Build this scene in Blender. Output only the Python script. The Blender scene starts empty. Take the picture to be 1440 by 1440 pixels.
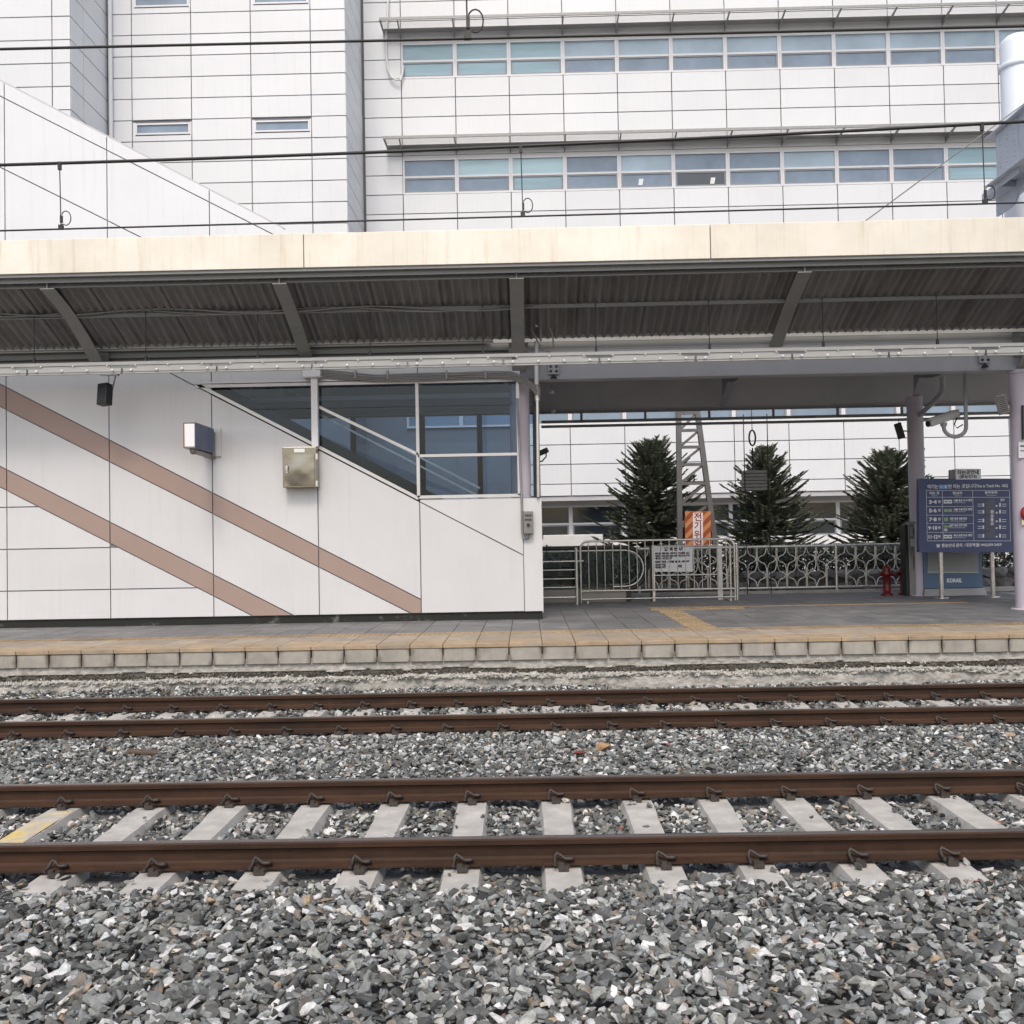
import bpy, bmesh, math, random
import numpy as np
from mathutils import Vector, Matrix, Euler

random.seed(11)
rng = np.random.default_rng(5)
SC = bpy.context.scene
COL = SC.collection
R = math.radians

# ---------------------------------------------------------------- camera
H = 1.78                                   # eye height above the rail head (z = 0)
FPX, CPX = 1436.0, 720.0                   # focal length and centre, in photo pixels
YAW, PITCH, ROLL = R(0.81), R(1.41), R(-1.06)
CAM_M = Matrix.Rotation(YAW, 3, 'Z') @ Matrix.Rotation(R(90) + PITCH, 3, 'X') @ Matrix.Rotation(ROLL, 3, 'Z')
cd = bpy.data.cameras.new('camera')
cam = bpy.data.objects.new('camera', cd)
COL.objects.link(cam)
cam.matrix_world = Matrix.Translation((0, 0, H)) @ CAM_M.to_4x4()
cd.sensor_width = 36.0
cd.lens = 36.0 * FPX / 1440.0
cd.clip_start, cd.clip_end = 0.1, 2000.0
SC.camera = cam

# ---------------------------------------------------------------- sky, sun, exposure
SUN_DIR = Vector((-0.06, -1.0, 1.35)).normalized()      # towards the sun
SUN_EL = math.asin(SUN_DIR.z)
w = bpy.data.worlds.new('World'); SC.world = w
w.use_nodes = True
nt = w.node_tree
bgn = nt.nodes['Background']
sky = nt.nodes.new('ShaderNodeTexSky')
sky.sky_type = 'NISHITA'; sky.sun_disc = False
sky.sun_elevation = SUN_EL
sky.sun_rotation = math.atan2(SUN_DIR.x, SUN_DIR.y)
sky.air_density = 1.0; sky.dust_density = 4.0; sky.ozone_density = 0.25
nt.links.new(sky.outputs[0], bgn.inputs[0])
bgn.inputs[1].default_value = 0.15
sd = bpy.data.lights.new('sun', 'SUN')
sd.energy = 0.8; sd.angle = R(13); sd.color = (1.0, 0.985, 0.945)
sun = bpy.data.objects.new('sun', sd); COL.objects.link(sun)
sun.rotation_euler = SUN_DIR.to_track_quat('Z', 'Y').to_euler()
sun.location = (4, -8, 12)
vs = SC.view_settings
vs.view_transform = 'Standard'; vs.look = 'None'; vs.gamma = 1.0; vs.use_curve_mapping = False
vs.exposure = 0.5

# ---------------------------------------------------------------- helpers
def ray(px, py):
    return CAM_M @ Vector(((px - CPX) / FPX, (CPX - py) / FPX, -1.0))
def P(px, py, Y):                          # the point of the plane y = Y seen at a photo pixel
    d = ray(px, py); t = Y / d.y
    return Vector((d.x * t, Y, H + d.z * t))
def PG(px, py, z):                         # the point of the level z seen at a photo pixel
    d = ray(px, py); t = (z - H) / d.z
    return Vector((d.x * t, d.y * t, z))
def PXZ(px, py, Y):
    p = P(px, py, Y); return (p.x, p.z)
def M2(Y): return Y / FPX                  # metres per photo pixel at depth Y

def S(r, g, b):
    def f(c):
        c /= 255.0
        return c / 12.92 if c <= 0.04045 else ((c + 0.055) / 1.055) ** 2.4
    return (f(r), f(g), f(b))

BASE = {}                                  # world origin of every object, so parts can be built in world coordinates
def tag(o, label=None, cat=None, group=None, kind=None):
    if label: o['label'] = label
    if cat: o['category'] = cat
    if group: o['group'] = group
    if kind: o['kind'] = kind
    return o
def thing(name, loc, label, cat, group=None, kind=None):
    o = bpy.data.objects.new(name, None); COL.objects.link(o)
    o.empty_display_size = 0.2
    o.location = loc; BASE[o] = Vector(loc)
    return tag(o, label, cat, group, kind)

class MB:
    def __init__(self): self.v = []; self.f = []; self.sm = []
    def add(self, vs, fs, smooth=False):
        n = len(self.v); self.v.extend([tuple(x) for x in vs])
        for f in fs: self.f.append(tuple(i + n for i in f)); self.sm.append(smooth)
        return self
    def box(self, c, s, rot=None):
        hx, hy, hz = s[0] / 2, s[1] / 2, s[2] / 2
        p = [Vector((x, y, z)) for x in (-hx, hx) for y in (-hy, hy) for z in (-hz, hz)]
        if rot is not None: p = [rot @ q for q in p]
        c = Vector(c)
        return self.add([q + c for q in p], [(0, 1, 3, 2), (4, 6, 7, 5), (0, 4, 5, 1), (2, 3, 7, 6), (0, 2, 6, 4), (1, 5, 7, 3)])
    def span(self, a, b):
        a, b = Vector(a), Vector(b)
        return self.box((a + b) / 2, [abs(q) for q in (b - a)])
    def bar(self, a, b, w, h, up=(0, 0, 1)):           # rectangular bar from a to b: w across, h along 'up'
        a, b = Vector(a), Vector(b); d = b - a; L = d.length; d.normalize()
        u = Vector(up); sdir = d.cross(u)
        if sdir.length < 1e-4: sdir = d.cross(Vector((1, 0, 0)))
        sdir.normalize(); u = sdir.cross(d)
        m = Matrix((sdir, d, u)).transposed()
        return self.box((a + b) / 2, (w, L, h), m)
    def poly(self, pts, ext):                           # polygon extruded along a vector
        pts = [Vector(p) for p in pts]; e = Vector(ext); n = len(pts)
        nrm = Vector((0, 0, 0))
        for i in range(n): nrm += pts[i].cross(pts[(i + 1) % n])
        if nrm.dot(e) > 0: pts = pts[::-1]
        fs = [tuple(range(n)), tuple(range(2 * n - 1, n - 1, -1))]
        fs += [(i, n + i, n + (i + 1) % n, (i + 1) % n) for i in range(n)]
        fs = [fs[0], fs[1]] + [tuple(reversed(f)) for f in fs[2:]]
        return self.add(pts + [p + e for p in pts], fs)
    def tube(self, pts, r, n=6, cap=True, smooth=True):
        pts = [Vector(p) for p in pts]; k = len(pts)
        rs = r if isinstance(r, (list, tuple)) else [r] * k
        vs = []; ref = None
        for i in range(k):
            d = (pts[min(i + 1, k - 1)] - pts[max(i - 1, 0)])
            if d.length < 1e-9: d = Vector((0, 0, 1))
            d.normalize()
            if ref is None:
                ref = Vector((0, 0, 1)) if abs(d.z) < .9 else Vector((1, 0, 0))
            a = (ref - d * ref.dot(d))
            if a.length < 1e-5: a = d.orthogonal()
            a.normalize(); ref = a; b = d.cross(a)
            for j in range(n):
                t = 2 * math.pi * j / n
                vs.append(pts[i] + (a * math.cos(t) + b * math.sin(t)) * rs[i])
        fs = [(i * n + j, i * n + (j + 1) % n, (i + 1) * n + (j + 1) % n, (i + 1) * n + j) for i in range(k - 1) for j in range(n)]
        self.add(vs, fs, smooth)
        if cap:
            self.add(vs[:n], [tuple(range(n - 1, -1, -1))]); self.add(vs[-n:], [tuple(range(n))])
        return self
    def lathe(self, prof, c, n=20, axis=None, smooth=True):      # prof: (radius, height)
        c = Vector(c); m = axis if axis is not None else Matrix.Identity(3)
        vs = []
        for r_, h_ in prof:
            for j in range(n):
                t = 2 * math.pi * j / n
                vs.append(c + m @ Vector((r_ * math.cos(t), r_ * math.sin(t), h_)))
        k = len(prof)
        self.add(vs, [(i * n + j, i * n + (j + 1) % n, (i + 1) * n + (j + 1) % n, (i + 1) * n + j) for i in range(k - 1) for j in range(n)], smooth)
        self.add(vs[:n], [tuple(range(n - 1, -1, -1))]); self.add(vs[-n:], [tuple(range(n))])
        return self
    def ball(self, c, r, n=8):
        k = max(4, n // 2 + 1)
        return self.lathe([(max(1e-4, r * math.sin(math.pi * i / k)), -r * math.cos(math.pi * i / k)) for i in range(k + 1)], c, n)
    def mesh(self, name, m, off=(0, 0, 0)):
        me = bpy.data.meshes.new(name)
        o = Vector(off)
        me.from_pydata([Vector(q) - o for q in self.v], [], self.f)
        me.polygons.foreach_set('use_smooth', self.sm)
        me.materials.append(m)
        return me
    def build(self, name, m, parent=None, bevel=0.0, seg=2, label=None):
        off = BASE[parent] if parent is not None else Vector((0, 0, 0))
        o = bpy.data.objects.new(name, self.mesh(name, m, off)); COL.objects.link(o)
        if parent is not None: o.parent = parent
        BASE[o] = off.copy()
        if bevel:
            b = o.modifiers.new('bevel', 'BEVEL'); b.width = bevel; b.segments = seg; b.limit_method = 'ANGLE'; b.angle_limit = R(40)
        if label: o['label'] = label
        return o
def inst(name, mesh, parent, world, rot=None, scale=None):       # an object sharing mesh data, at a world point under its parent
    o = bpy.data.objects.new(name, mesh); COL.objects.link(o)
    o.parent = parent; o.location = Vector(world) - BASE[parent]
    if rot is not None: o.rotation_euler = rot
    if scale is not None: o.scale = scale
    BASE[o] = Vector(world)
    return o
def copy_tree(o, loc, parent=None):
    c = o.copy(); COL.objects.link(c)
    if parent is None: c.location = loc; BASE[c] = Vector(loc)
    else: c.parent = parent
    for ch in o.children: copy_tree(ch, None, c)
    return c

TXT = {}
def text_verts(s, size, align='CENTER', bold=0.0):
    cu = bpy.data.curves.new('t', 'FONT'); cu.body = s; cu.size = size; cu.align_x = align; cu.align_y = 'CENTER'
    cu.resolution_u = 2; cu.offset = bold
    ob = bpy.data.objects.new('t', cu); COL.objects.link(ob)
    dg = bpy.context.evaluated_depsgraph_get()
    me = bpy.data.meshes.new_from_object(ob.evaluated_get(dg))
    v = [tuple(x.co) for x in me.vertices]; f = [tuple(p.vertices) for p in me.polygons]
    bpy.data.objects.remove(ob); bpy.data.meshes.remove(me); bpy.data.curves.remove(cu)
    return v, f
def text_on(mb, s, c, size, width=None, align='CENTER', bold=0.0, ux=(1, 0, 0), uz=(0, 0, 1)):
    v, f = text_verts(s, size, align, bold)
    if not v: return
    ux, uz, c = Vector(ux), Vector(uz), Vector(c)
    k = 1.0
    if width:
        xs = [p[0] for p in v]; k = width / max(1e-6, max(xs) - min(xs))
    mb.add([c + ux * (p[0] * k) + uz * p[1] for p in v], f)

# ---------------------------------------------------------------- materials
def mat(name, col, rough=0.6, metal=0.0, var=0.12, scale=2.0, bump=0.0, bscale=60.0, spec=0.5, col2=None, col2amt=0.5,
        streak=0.0, streakcol=(0.1, 0.08, 0.06), stretch=(1, 1, 1), rvar=0.1, attr=None, detail=6.0, local=False, ov=0.0):
    m = bpy.data.materials.new(name); m.use_nodes = True
    n = m.node_tree.nodes; l = m.node_tree.links; b = n['Principled BSDF']
    b.inputs['Metallic'].default_value = metal
    b.inputs['Specular IOR Level'].default_value = spec
    if local:
        tc = n.new('ShaderNodeTexCoord'); pos = tc.outputs['Object']
    else:
        g = n.new('ShaderNodeNewGeometry'); pos = g.outputs['Position']
    mp = n.new('ShaderNodeMapping'); mp.inputs['Scale'].default_value = stretch
    l.new(pos, mp.inputs[0])
    tn = n.new('ShaderNodeTexNoise'); tn.inputs['Scale'].default_value = scale; tn.inputs['Detail'].default_value = detail; tn.inputs['Roughness'].default_value = 0.6
    l.new(mp.outputs[0], tn.inputs['Vector'])
    rm = n.new('ShaderNodeMapRange'); rm.inputs[1].default_value = 0.3; rm.inputs[2].default_value = 0.7
    rm.inputs[3].default_value = 1 - var; rm.inputs[4].default_value = 1 + var
    l.new(tn.outputs[0], rm.inputs[0])
    mx = n.new('ShaderNodeMix'); mx.data_type = 'RGBA'; mx.blend_type = 'MULTIPLY'; mx.inputs[0].default_value = 1
    if attr:
        at = n.new('ShaderNodeAttribute'); at.attribute_name = attr; at.attribute_type = 'INSTANCER'
        l.new(at.outputs['Color'], mx.inputs[6])
    elif col2 is not None:
        t2 = n.new('ShaderNodeTexNoise'); t2.inputs['Scale'].default_value = scale * 0.37; t2.inputs['Detail'].default_value = 8; t2.inputs['Roughness'].default_value = 0.7
        l.new(mp.outputs[0], t2.inputs['Vector'])
        r2 = n.new('ShaderNodeMapRange'); r2.inputs[1].default_value = 0.62 - 0.3 * col2amt; r2.inputs[2].default_value = 0.82 - 0.3 * col2amt
        l.new(t2.outputs[0], r2.inputs[0])
        m2 = n.new('ShaderNodeMix'); m2.data_type = 'RGBA'
        l.new(r2.outputs[0], m2.inputs[0]); m2.inputs[6].default_value = (*col, 1); m2.inputs[7].default_value = (*col2, 1)
        l.new(m2.outputs[2], mx.inputs[6])
    else:
        mx.inputs[6].default_value = (*col, 1)
    l.new(rm.outputs[0], mx.inputs[7])
    out = mx.outputs[2]
    if streak:
        ms = n.new('ShaderNodeMapping'); ms.inputs['Scale'].default_value = (7, 7, 0.35); l.new(pos, ms.inputs[0])
        ts = n.new('ShaderNodeTexNoise'); ts.inputs['Scale'].default_value = 1.6; ts.inputs['Detail'].default_value = 7; ts.inputs['Roughness'].default_value = 0.7
        l.new(ms.outputs[0], ts.inputs['Vector'])
        rs = n.new('ShaderNodeMapRange'); rs.inputs[1].default_value = 0.52; rs.inputs[2].default_value = 0.75; rs.inputs[4].default_value = streak
        l.new(ts.outputs[0], rs.inputs[0])
        m3 = n.new('ShaderNodeMix'); m3.data_type = 'RGBA'; l.new(rs.outputs[0], m3.inputs[0]); l.new(out, m3.inputs[6]); m3.inputs[7].default_value = (*streakcol, 1)
        out = m3.outputs[2]
    if ov:                                   # each piece a slightly different tone
        oi = n.new('ShaderNodeObjectInfo'); ro = n.new('ShaderNodeMapRange'); ro.inputs[3].default_value = 1 - ov; ro.inputs[4].default_value = 1 + ov
        l.new(oi.outputs['Random'], ro.inputs[0]); mo = n.new('ShaderNodeMix'); mo.data_type = 'RGBA'; mo.blend_type = 'MULTIPLY'; mo.inputs[0].default_value = 1
        l.new(out, mo.inputs[6]); l.new(ro.outputs[0], mo.inputs[7]); out = mo.outputs[2]
    l.new(out, b.inputs['Base Color'])
    rr = n.new('ShaderNodeMapRange'); rr.inputs[1].default_value = 0.3; rr.inputs[2].default_value = 0.7
    rr.inputs[3].default_value = max(0.02, rough - rvar); rr.inputs[4].default_value = min(1, rough + rvar)
    l.new(tn.outputs[0], rr.inputs[0]); l.new(rr.outputs[0], b.inputs['Roughness'])
    if bump:
        tb = n.new('ShaderNodeTexNoise'); tb.inputs['Scale'].default_value = bscale; tb.inputs['Detail'].default_value = 5
        l.new(pos, tb.inputs['Vector'])
        bp = n.new('ShaderNodeBump'); bp.inputs['Strength'].default_value = bump; bp.inputs['Distance'].default_value = 0.01
        l.new(tb.outputs[0], bp.inputs['Height']); l.new(bp.outputs[0], b.inputs['Normal'])
    return m
def glass_mat(name, tint, refl=1.0, wave=0.0):
    m = bpy.data.materials.new(name); m.use_nodes = True
    n = m.node_tree.nodes; l = m.node_tree.links; n.remove(n['Principled BSDF'])
    o = n['Material Output']
    t = n.new('ShaderNodeBsdfTransparent'); t.inputs[0].default_value = (*tint, 1)
    g = n.new('ShaderNodeBsdfGlossy'); g.inputs['Roughness'].default_value = 0.015; g.inputs[0].default_value = (1, 1, 1, 1)
    fr = n.new('ShaderNodeFresnel'); fr.inputs[0].default_value = 1.5 + 0.25 * (refl - 1)
    if wave:
        ge = n.new('ShaderNodeNewGeometry'); tb = n.new('ShaderNodeTexNoise'); tb.inputs['Scale'].default_value = 1.1; tb.inputs['Detail'].default_value = 1
        l.new(ge.outputs['Position'], tb.inputs['Vector'])
        bp = n.new('ShaderNodeBump'); bp.inputs['Strength'].default_value = wave; bp.inputs['Distance'].default_value = 0.05
        l.new(tb.outputs[0], bp.inputs['Height']); l.new(bp.outputs[0], g.inputs['Normal'])
    mx = n.new('ShaderNodeMixShader'); l.new(fr.outputs[0], mx.inputs[0]); l.new(t.outputs[0], mx.inputs[1]); l.new(g.outputs[0], mx.inputs[2])
    l.new(mx.outputs[0], o.inputs[0])
    return m

M = {}
M['cladding'] = mat('white_cladding', (0.69, 0.705, 0.715), 0.34, var=0.025, scale=0.7, spec=0.7, streak=0.22, streakcol=(0.50, 0.50, 0.50), rvar=0.05, ov=0.035)
M['joint'] = mat('joint_dark', (0.20, 0.20, 0.215), 0.8, var=0.1)
M['backing'] = mat('backing_wall', (0.3, 0.3, 0.31), 0.8, var=0.05)
M['enclosure'] = mat('enclosure_white', (0.62, 0.62, 0.62), 0.42, var=0.04, scale=0.9, streak=0.26, streakcol=(0.46, 0.46, 0.44), rvar=0.06, ov=0.02)
M['brown'] = mat('brown_stripe', S(158, 137, 127), 0.5, var=0.05, scale=1.2, streak=0.12, streakcol=S(140, 118, 108))
M['plinth'] = mat('plinth_black', (0.011, 0.012, 0.009), 0.75, var=0.3, scale=9, col2=(0.22, 0.22, 0.2), col2amt=0.12, bump=0.3, bscale=30)
M['fascia'] = mat('fascia_cream', S(234, 229, 215), 0.45, var=0.05, scale=1.3, col2=S(222, 214, 196), col2amt=0.55, streak=0.5, streakcol=S(196, 176, 144), rvar=0.06, ov=0.04)
M['steel_grey'] = mat('painted_steel_grey', (0.235, 0.237, 0.228), 0.5, var=0.10, scale=2.5, streak=0.15, streakcol=(0.14, 0.14, 0.13), bump=0.05, bscale=25)
M['girder'] = mat('girder_grey', (0.36, 0.36, 0.38), 0.5, var=0.08, scale=2.5, streak=0.2, streakcol=(0.22, 0.22, 0.22))
M['sheet'] = mat('corrugated_sheet', (0.185, 0.182, 0.182), 0.55, var=0.22, scale=1.6, stretch=(4, .5, 1), col2=(0.12, 0.115, 0.11), col2amt=0.5, ov=0.12)
M['soffit'] = mat('soffit_dark', (0.50, 0.49, 0.50), 0.6, var=0.08, scale=1.5)
M['lilac'] = mat('lilac_paint', S(196, 188, 198), 0.45, var=0.05, scale=2, streak=0.15, streakcol=S(160, 150, 155))
M['white_paint'] = mat('white_paint', (0.76, 0.76, 0.75), 0.4, var=0.05, scale=4)
M['alu'] = mat('aluminium_frame', (0.62, 0.61, 0.59), 0.38, metal=0.35, var=0.06, scale=4)
M['stainless'] = mat('stainless_steel', (0.31, 0.29, 0.245), 0.22, metal=1.0, var=0.08, scale=3, stretch=(1, 1, 6), rvar=0.05)
M['stainless_tube'] = mat('stainless_tube', (0.70, 0.67, 0.61), 0.3, metal=0.9, var=0.08, scale=6)
M['galv'] = mat('galvanised_steel', (0.30, 0.30, 0.29), 0.55, metal=0.4, var=0.16, scale=8, bump=0.08, bscale=40)
M['lamp_rail'] = mat('lamp_housing', (0.44, 0.44, 0.42), 0.42, var=0.06, scale=4, streak=0.2, streakcol=(0.4, 0.38, 0.35))
M['black'] = mat('black_plastic', (0.018, 0.018, 0.017), 0.45, var=0.15, scale=6)
M['dark_wire'] = mat('weathered_wire', (0.035, 0.035, 0.033), 0.5, metal=0.3, var=0.15, scale=5)
M['grey_cable'] = mat('grey_cable', (0.26, 0.25, 0.24), 0.5, var=0.1)
M['rail_rust'] = mat('rail_rust', (0.048, 0.0235, 0.013), 0.72, var=0.35, scale=4, stretch=(0.5, 3, 3), col2=(0.026, 0.0145, 0.008), col2amt=0.55, bump=0.15, bscale=90, streak=0.35, streakcol=(0.085, 0.042, 0.024), spec=0.3)
M['rail_head'] = mat('rail_running_surface', (0.22, 0.19, 0.17), 0.32, metal=0.7, var=0.2, scale=6, stretch=(0.3, 4, 4))
M['clip'] = mat('rail_clip_steel', (0.045, 0.036, 0.03), 0.6, var=0.3, scale=25, bump=0.2, bscale=120)
M['sleeper'] = mat('concrete_sleeper', (0.43, 0.41, 0.37), 0.85, var=0.18, scale=7, bump=0.25, bscale=70, col2=(0.39, 0.37, 0.335), col2amt=0.4)
M['concrete'] = mat('platform_concrete', (0.40, 0.385, 0.345), 0.88, var=0.13, scale=4, bump=0.35, bscale=45, col2=(0.30, 0.285, 0.25), col2amt=0.4, streak=0.35, streakcol=(0.20, 0.165, 0.12))
def coping_mat():
    m = mat('coping_concrete', (0.35, 0.33, 0.288), 0.88, var=0.2, scale=4, bump=0.35, bscale=45, col2=(0.31, 0.29, 0.25), col2amt=0.4, streak=0.4, streakcol=(0.20, 0.165, 0.12))
    n = m.node_tree.nodes; l = m.node_tree.links; b = n['Principled BSDF']
    src = b.inputs['Base Color'].links[0].from_socket
    tc = n.new('ShaderNodeTexCoord'); sp = n.new('ShaderNodeSeparateXYZ'); l.new(tc.outputs['Object'], sp.inputs[0])
    ab = n.new('ShaderNodeMath'); ab.operation = 'ABSOLUTE'; l.new(sp.outputs[0], ab.inputs[0])
    g = n.new('ShaderNodeNewGeometry'); ns = n.new('ShaderNodeTexNoise'); ns.inputs['Scale'].default_value = 6; ns.inputs['Detail'].default_value = 6; l.new(g.outputs['Position'], ns.inputs['Vector'])
    mu = n.new('ShaderNodeMath'); mu.operation = 'MULTIPLY_ADD'; l.new(ns.outputs[0], mu.inputs[0]); mu.inputs[1].default_value = .16; l.new(ab.outputs[0], mu.inputs[2])
    mr = n.new('ShaderNodeMapRange'); mr.inputs[1].default_value = .235; mr.inputs[2].default_value = .30; mr.inputs[4].default_value = .85; l.new(mu.outputs[0], mr.inputs[0])
    mx = n.new('ShaderNodeMix'); mx.data_type = 'RGBA'; l.new(mr.outputs[0], mx.inputs[0]); l.new(src, mx.inputs[6]); mx.inputs[7].default_value = (.085, .068, .048, 1)
    l.new(mx.outputs[2], b.inputs['Base Color']); return m
M['coping'] = coping_mat()
M['dark_rubble'] = mat('dark_rubble', (0.085, 0.075, 0.06), 0.95, var=0.4, scale=14, col2=(0.26, 0.25, 0.22), col2amt=0.35)
M['lime'] = mat('lime_lumps', (0.43, 0.42, 0.385), 0.92, var=0.3, scale=16, col2=(0.25, 0.235, 0.20), col2amt=0.4)
M['rough'] = mat('broken_concrete', (0.42, 0.405, 0.37), 0.92, var=0.3, scale=13, bump=1.0, bscale=30, col2=(0.24, 0.215, 0.175), col2amt=0.40, stretch=(1, 1, 2))
M['mortar'] = mat('stained_mortar', (0.10, 0.085, 0.065), 0.95, var=0.3, scale=12)
M['edge_orange'] = mat('edge_slab_orange', (0.37, 0.275, 0.175), 0.8, var=0.2, scale=5, bump=0.2, bscale=60, col2=(0.31, 0.265, 0.205), col2amt=0.5, ov=0.08)
M['edge_tan'] = mat('edge_slab_tan', (0.335, 0.28, 0.21), 0.8, var=0.2, scale=5, bump=0.2, bscale=60, col2=(0.28, 0.255, 0.22), col2amt=0.5, ov=0.10)
M['tactile'] = mat('tactile_yellow', (0.36, 0.26, 0.15), 0.75, var=0.2, scale=6, col2=(0.25, 0.21, 0.16), col2amt=0.45, ov=0.10)
M['paving'] = mat('paving_grey', (0.142, 0.142, 0.142), 0.58, var=0.22, scale=3, bump=0.15, bscale=55, col2=(0.21, 0.208, 0.205), col2amt=0.45, rvar=0.18, ov=0.13)
M['stone'] = mat('ballast_stone', (0.2, 0.2, 0.2), 0.8, var=0.28, scale=34, bump=0.35, bscale=140, attr='tone', detail=3)
M['gravel'] = mat('gravel_bed', (0.10, 0.10, 0.098), 0.95, var=0.5, scale=28, bump=1.0, bscale=30)
M['ground'] = mat('ground_earth', (0.16, 0.155, 0.145), 0.95, var=0.2, scale=0.6, bump=0.3, bscale=10)
M['sign_blue'] = mat('sign_blue', S(74, 82, 116), 0.42, var=0.05, scale=3)
M['kiosk_blue'] = mat('kiosk_blue', S(88, 112, 138), 0.45, var=0.08, scale=3)
M['grey_panel'] = mat('grey_panel', (0.30, 0.29, 0.285), 0.5, var=0.08, scale=3)
M['cab_grey'] = mat('cabinet_grey', (0.24, 0.23, 0.215), 0.4, metal=0.5, var=0.08, scale=4)
M['print_white'] = mat('print_white', (0.80, 0.80, 0.80), 0.5, var=0.02)
M['print_sky'] = mat('print_sky', S(120, 165, 205), 0.5, var=0.02)
M['print_green'] = mat('print_green', S(150, 172, 130), 0.5, var=0.02)
M['print_dark'] = mat('print_dark', (0.03, 0.03, 0.035), 0.5, var=0.05)
M['print_grey'] = mat('print_grey', S(96, 96, 108), 0.5, var=0.05)
M['print_red'] = mat('print_red', S(150, 34, 42), 0.5, var=0.05)
M['orange'] = mat('sign_orange', S(208, 140, 88), 0.5, var=0.05)
M['rust_red'] = mat('sign_stripe_red', S(158, 76, 44), 0.5, var=0.06)
M['hydrant'] = mat('hydrant_red', S(98, 18, 20), 0.4, var=0.15, scale=9)
M['needle'] = mat('spruce_needles', (0.125, 0.145, 0.098), 0.6, var=0.5, scale=5, col2=(0.175, 0.19, 0.125), col2amt=0.5)
M['bark'] = mat('spruce_bark', (0.07, 0.052, 0.04), 0.9, var=0.3, scale=12, bump=0.5)
M['hedge'] = mat('hedge_leaves', (0.045, 0.055, 0.034), 0.6, var=0.5, scale=6)
M['rubble'] = mat('rubble_stone', (0.18, 0.175, 0.17), 0.9, var=0.3, scale=6, bump=0.5, bscale=30, col2=(0.11, 0.108, 0.10), col2amt=0.5)
M['pane_blue'] = mat('window_pane_blue', (0.29, 0.43, 0.49), 0.12, var=0.18, scale=0.9, stretch=(.25, 1, 3), spec=0.4, rvar=0.04)
M['pane_slate'] = mat('window_pane_slate', (0.22, 0.285, 0.36), 0.10, var=0.18, scale=0.8, spec=0.4, rvar=0.04)
M['pane_blind'] = mat('window_pane_blue_blind', (0.34, 0.44, 0.52), 0.12, var=0.16, scale=0.7, spec=0.4, rvar=0.04)
M['pane_pale'] = mat('window_pane_pale_blind', (0.39, 0.55, 0.60), 0.12, var=0.14, scale=0.9, stretch=(.25, 1, 3), spec=0.4, rvar=0.04)
M['pane_dark'] = mat('window_pane_dark', (0.030, 0.042, 0.05), 0.06, var=0.25, scale=0.8, spec=0.9, rvar=0.03, bump=0.5, bscale=0.8)
M['frame_white'] = mat('window_frame_white', (0.72, 0.72, 0.73), 0.4, var=0.03)
M['frame_grey'] = mat('window_sash_grey', (0.26, 0.28, 0.30), 0.45, var=0.05)
M['shade_grey'] = mat('sunshade_grey', (0.33, 0.32, 0.31), 0.55, var=0.1)
M['glass'] = glass_mat('tinted_glass', (0.70, 0.78, 0.86), 0.3)
M['glass_clear'] = glass_mat('balustrade_glass', (0.62, 0.68, 0.66), 0.6)
M['rubber'] = mat('handrail_rubber', (0.02, 0.02, 0.02), 0.35, var=0.1)
M['enclosure_skylit'] = mat('enclosure_skylit_white', (0.73, 0.745, 0.76), 0.4, var=0.03, scale=0.9, streak=0.30, streakcol=(0.50, 0.51, 0.52), rvar=0.06)  # enclosure white lightened to paint in the stronger sky light above the canopy
M['tower'] = mat('tower_grey_paint', (0.135, 0.132, 0.128), 0.6, var=0.2, scale=5, streak=0.2, streakcol=(0.08, 0.07, 0.06))
M['mast'] = mat('mast_paint', S(226, 232, 238), 0.45, var=0.04, scale=2)
M['beam_blue'] = mat('gantry_paint', S(186, 192, 200), 0.5, var=0.06, scale=2)
M['wood'] = mat('old_wood', (0.11, 0.075, 0.05), 0.85, var=0.3, scale=10, stretch=(1, 6, 6))
M['yellow_paint'] = mat('worn_yellow_paint', S(204, 182, 116), 0.8, var=0.15, scale=11, col2=(0.42, 0.405, 0.375), col2amt=0.62)
from mathutils import noise as mnoise
# ================================================================ GROUND
PZ = 0.452                                  # platform level
YE = 12.87                                 # platform edge
YFAR = 22.9                                # back of the platform
def plane_grid(name, x0, x1, y0, y1, z, m, kind='structure'):
    mb = MB(); mb.add([(x0, y0, z), (x1, y0, z), (x1, y1, z), (x0, y1, z)], [(0, 1, 2, 3)])
    return tag(mb.build(name, m), kind=kind)
plane_grid('ground', -400, 400, -400, 400, -0.42, M['ground'])
plane_grid('gravel_bed', -60, 60, -8, 12.9, -0.235, M['gravel'])
tag(MB().span((-60, 23.0, -0.4), (60, 60, PZ - 0.35)).build('terrace_ground', M['ground']), kind='structure')

# ================================================================ TRACKS
NEAR_RAILS, FAR_RAILS = (6.12, 7.625), (10.35, 11.855)
RAIL_PROF = [(-.0725, -.153), (.0725, -.153), (.0725, -.141), (.022, -.125), (.0085, -.112), (.0085, -.052), (.034, -.040), (.036, -.012), (.030, -.003), (.018, 0),
             (-.018, 0), (-.030, -.003), (-.036, -.012), (-.034, -.040), (-.0085, -.052), (-.0085, -.112), (-.022, -.125), (-.0725, -.141)]
def rail_obj(y, parent):
    mb = MB(); n = len(RAIL_PROF)
    xs = [-48, 48]
    vs = [(x, y + a, b) for x in xs for a, b in RAIL_PROF]
    mb.add(vs, [(i, (i + 1) % n, n + (i + 1) % n, n + i) for i in range(n)])
    o = mb.build('rail', M['rail_rust'], parent)
    o.data.materials.append(M['rail_head'])
    for i in (8, 9, 10): o.data.polygons[i].material_index = 1
    return o
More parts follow.
